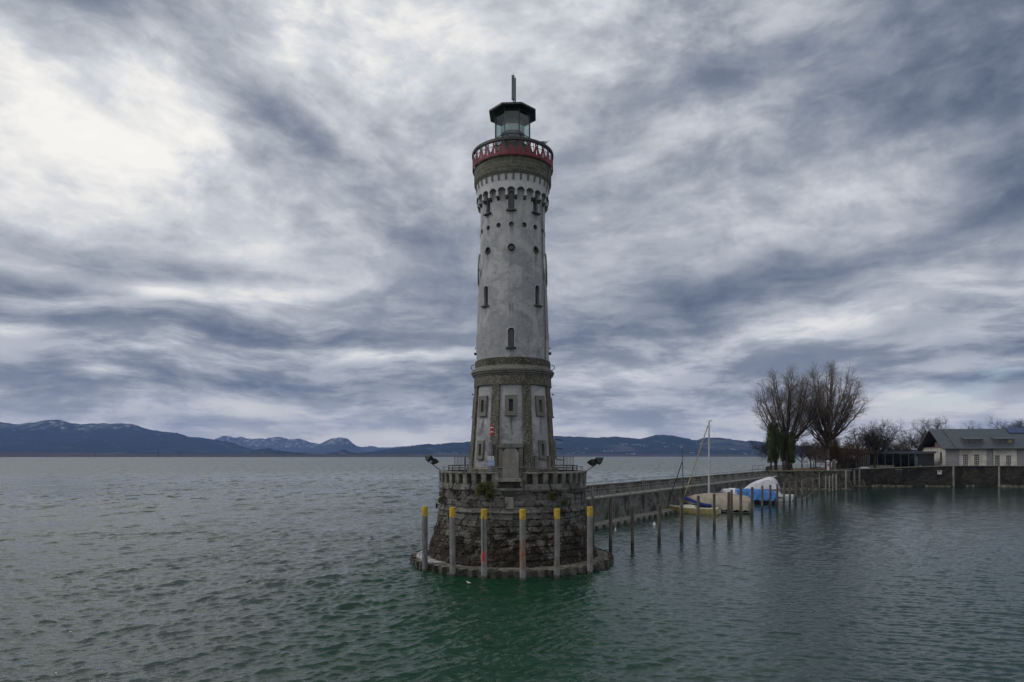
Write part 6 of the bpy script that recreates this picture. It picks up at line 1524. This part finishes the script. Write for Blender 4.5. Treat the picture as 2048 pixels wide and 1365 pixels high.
thuja(1566, 163, .95, 10.2, 2.9, 'thinner darker evergreen in the middle of the group', 3, 6500)
thuja(1583, 161, 1.15, 9.4, 2.4, 'shorter dark evergreen column, rightmost of the group', 4, 9000)
for i_, px_ in enumerate((1621.5, 1627.5)):
    b_ = thing('young_conifer', 'tiny dark conifer on the lawn, %s of the pair' % ('left' if i_ == 0 else 'right'), 'conifer', ((px_-1024)/F*176, 176, 4.5), 0, 'pair of tiny conifers')
    leaf_cloud('foliage', 'thuja', [(0, 0, .3+.28*k, .36-.045*k, .36-.045*k, .2) for k in range(8)], 700, .08, b_, 70+i_); MB().tube([(0, 0, 0), (0, 0, .6)], .05, 5).build('trunk', M['bark'], b_)
# fallen leaves on the lawn
leaf = []
g_ = np.random.default_rng(31); n = 3500
px_ = g_.uniform(64, 96, n); py_ = g_.uniform(161, 180, n); py_ = np.where(px_ > 83, py_+14, py_); V = []
sz = g_.uniform(.03, .09, n); an_ = g_.uniform(0, 6.28, n)
P0 = np.stack([px_, py_, np.full(n, 4.72)], 1); a = np.stack([np.cos(an_), np.sin(an_), g_.uniform(-.4, .4, n)], 1)*sz[:, None]; b = np.stack([-np.sin(an_), np.cos(an_), g_.uniform(-.4, .4, n)], 1)*sz[:, None]
mat('dead_leaves', (.26, .11, .03), (.14, .06, .025), 3, .9)
tag(raw_mesh('fallen_leaves', np.stack([P0-a, P0-b, P0+a, P0+b], 1).reshape(-1, 3), np.arange(n*4).reshape(-1, 4), M['dead_leaves']), 'rusty fallen leaves strewn on the lawn', 'fallen leaves', kind='stuff')

# ================================================================ BIRDS
def gull(loc, rz, sc, lab, m_='bird_white'):
    b_ = thing('gull', lab, 'bird', tuple(loc), rz)
    body = MB().loft([[Vector((x, r*math.cos(a), z + r*math.sin(a))) for a in np.linspace(0, 2*math.pi, 9)[:-1]] for x, r, z in ((-.30*sc, .012*sc, .17*sc), (-.18*sc, .05*sc, .15*sc), (0, .085*sc, .14*sc), (.11*sc, .075*sc, .17*sc), (.16*sc, .045*sc, .23*sc), (.20*sc, .05*sc, .28*sc), (.245*sc, .03*sc, .28*sc), (.26*sc, .01*sc, .275*sc))], closed=True).build('body', M[m_], b_, True)
    MB().loft([[Vector((.25*sc, y, .275*sc+z)) for y, z in ((-.012*sc, 0), (.012*sc, 0), (0, .016*sc))], [Vector((.31*sc, y*.2, .268*sc+z*.2)) for y, z in ((-.012*sc, 0), (.012*sc, 0), (0, .016*sc))]], closed=True).build('beak', M['yellow_paint'], b_)
    for s_ in (-1, 1):
        MB().loft([[Vector((.08*sc, s_*.075*sc, .18*sc)), Vector((.06*sc, s_*.09*sc, .12*sc))], [Vector((-.15*sc, s_*.075*sc, .18*sc)), Vector((-.15*sc, s_*.08*sc, .12*sc))], [Vector((-.36*sc, s_*.02*sc, .17*sc)), Vector((-.36*sc, s_*.02*sc, .155*sc))]], caps=False).build('wing', M['bird_grey'], b_)
        MB().tube([(.0, s_*.03*sc, .08*sc), (.01*sc, s_*.03*sc, 0)], .008*sc, 4).build('leg', M['yellow_paint'], b_)
gull(Vector((TX, TY, 0)) + pol(52, 3.17, 32.26), R(20), 1.15, 'grey and white gull perched on the gallery rail')
mtx = B2.matrix_world if False else Matrix.Translation(B2.location) @ Matrix.Rotation(RZ, 4, 'Z')
gull(mtx @ Vector((.75, 0, 13.46)), R(160), 1.0, 'small gull perched on top of the tall white mast', 'bird_grey')
gull((-2.8, 41.9, .02), R(150), .6, 'white gull floating on the water before the guard piles')
gull((-14.0, 65.0, .02), R(200), .9, 'dark duck-like bird swimming on the open lake', 'hull_black') if 'hull_black' in M else None

# ================================================================ HAZE
m = bpy.data.materials.new('haze_air'); m.use_nodes = True; m.node_tree.nodes.clear(); t = NT(m.node_tree)
pv = t.n('ShaderNodeVolumePrincipled', {'Color': (.27, .43, .88, 1), 'Density': 4.2e-5, 'Anisotropy': 0.0})
t.n('ShaderNodeOutputMaterial', {1: pv.outputs[0]}); M['haze_air'] = m
hz = MB().box(-19000, 19000, -19000, 20500, -3.0, 1000).build('haze', M['haze_air']); tag(hz, kind='stuff')
tag(hz, 'thin blue distance haze over the lake', 'haze')
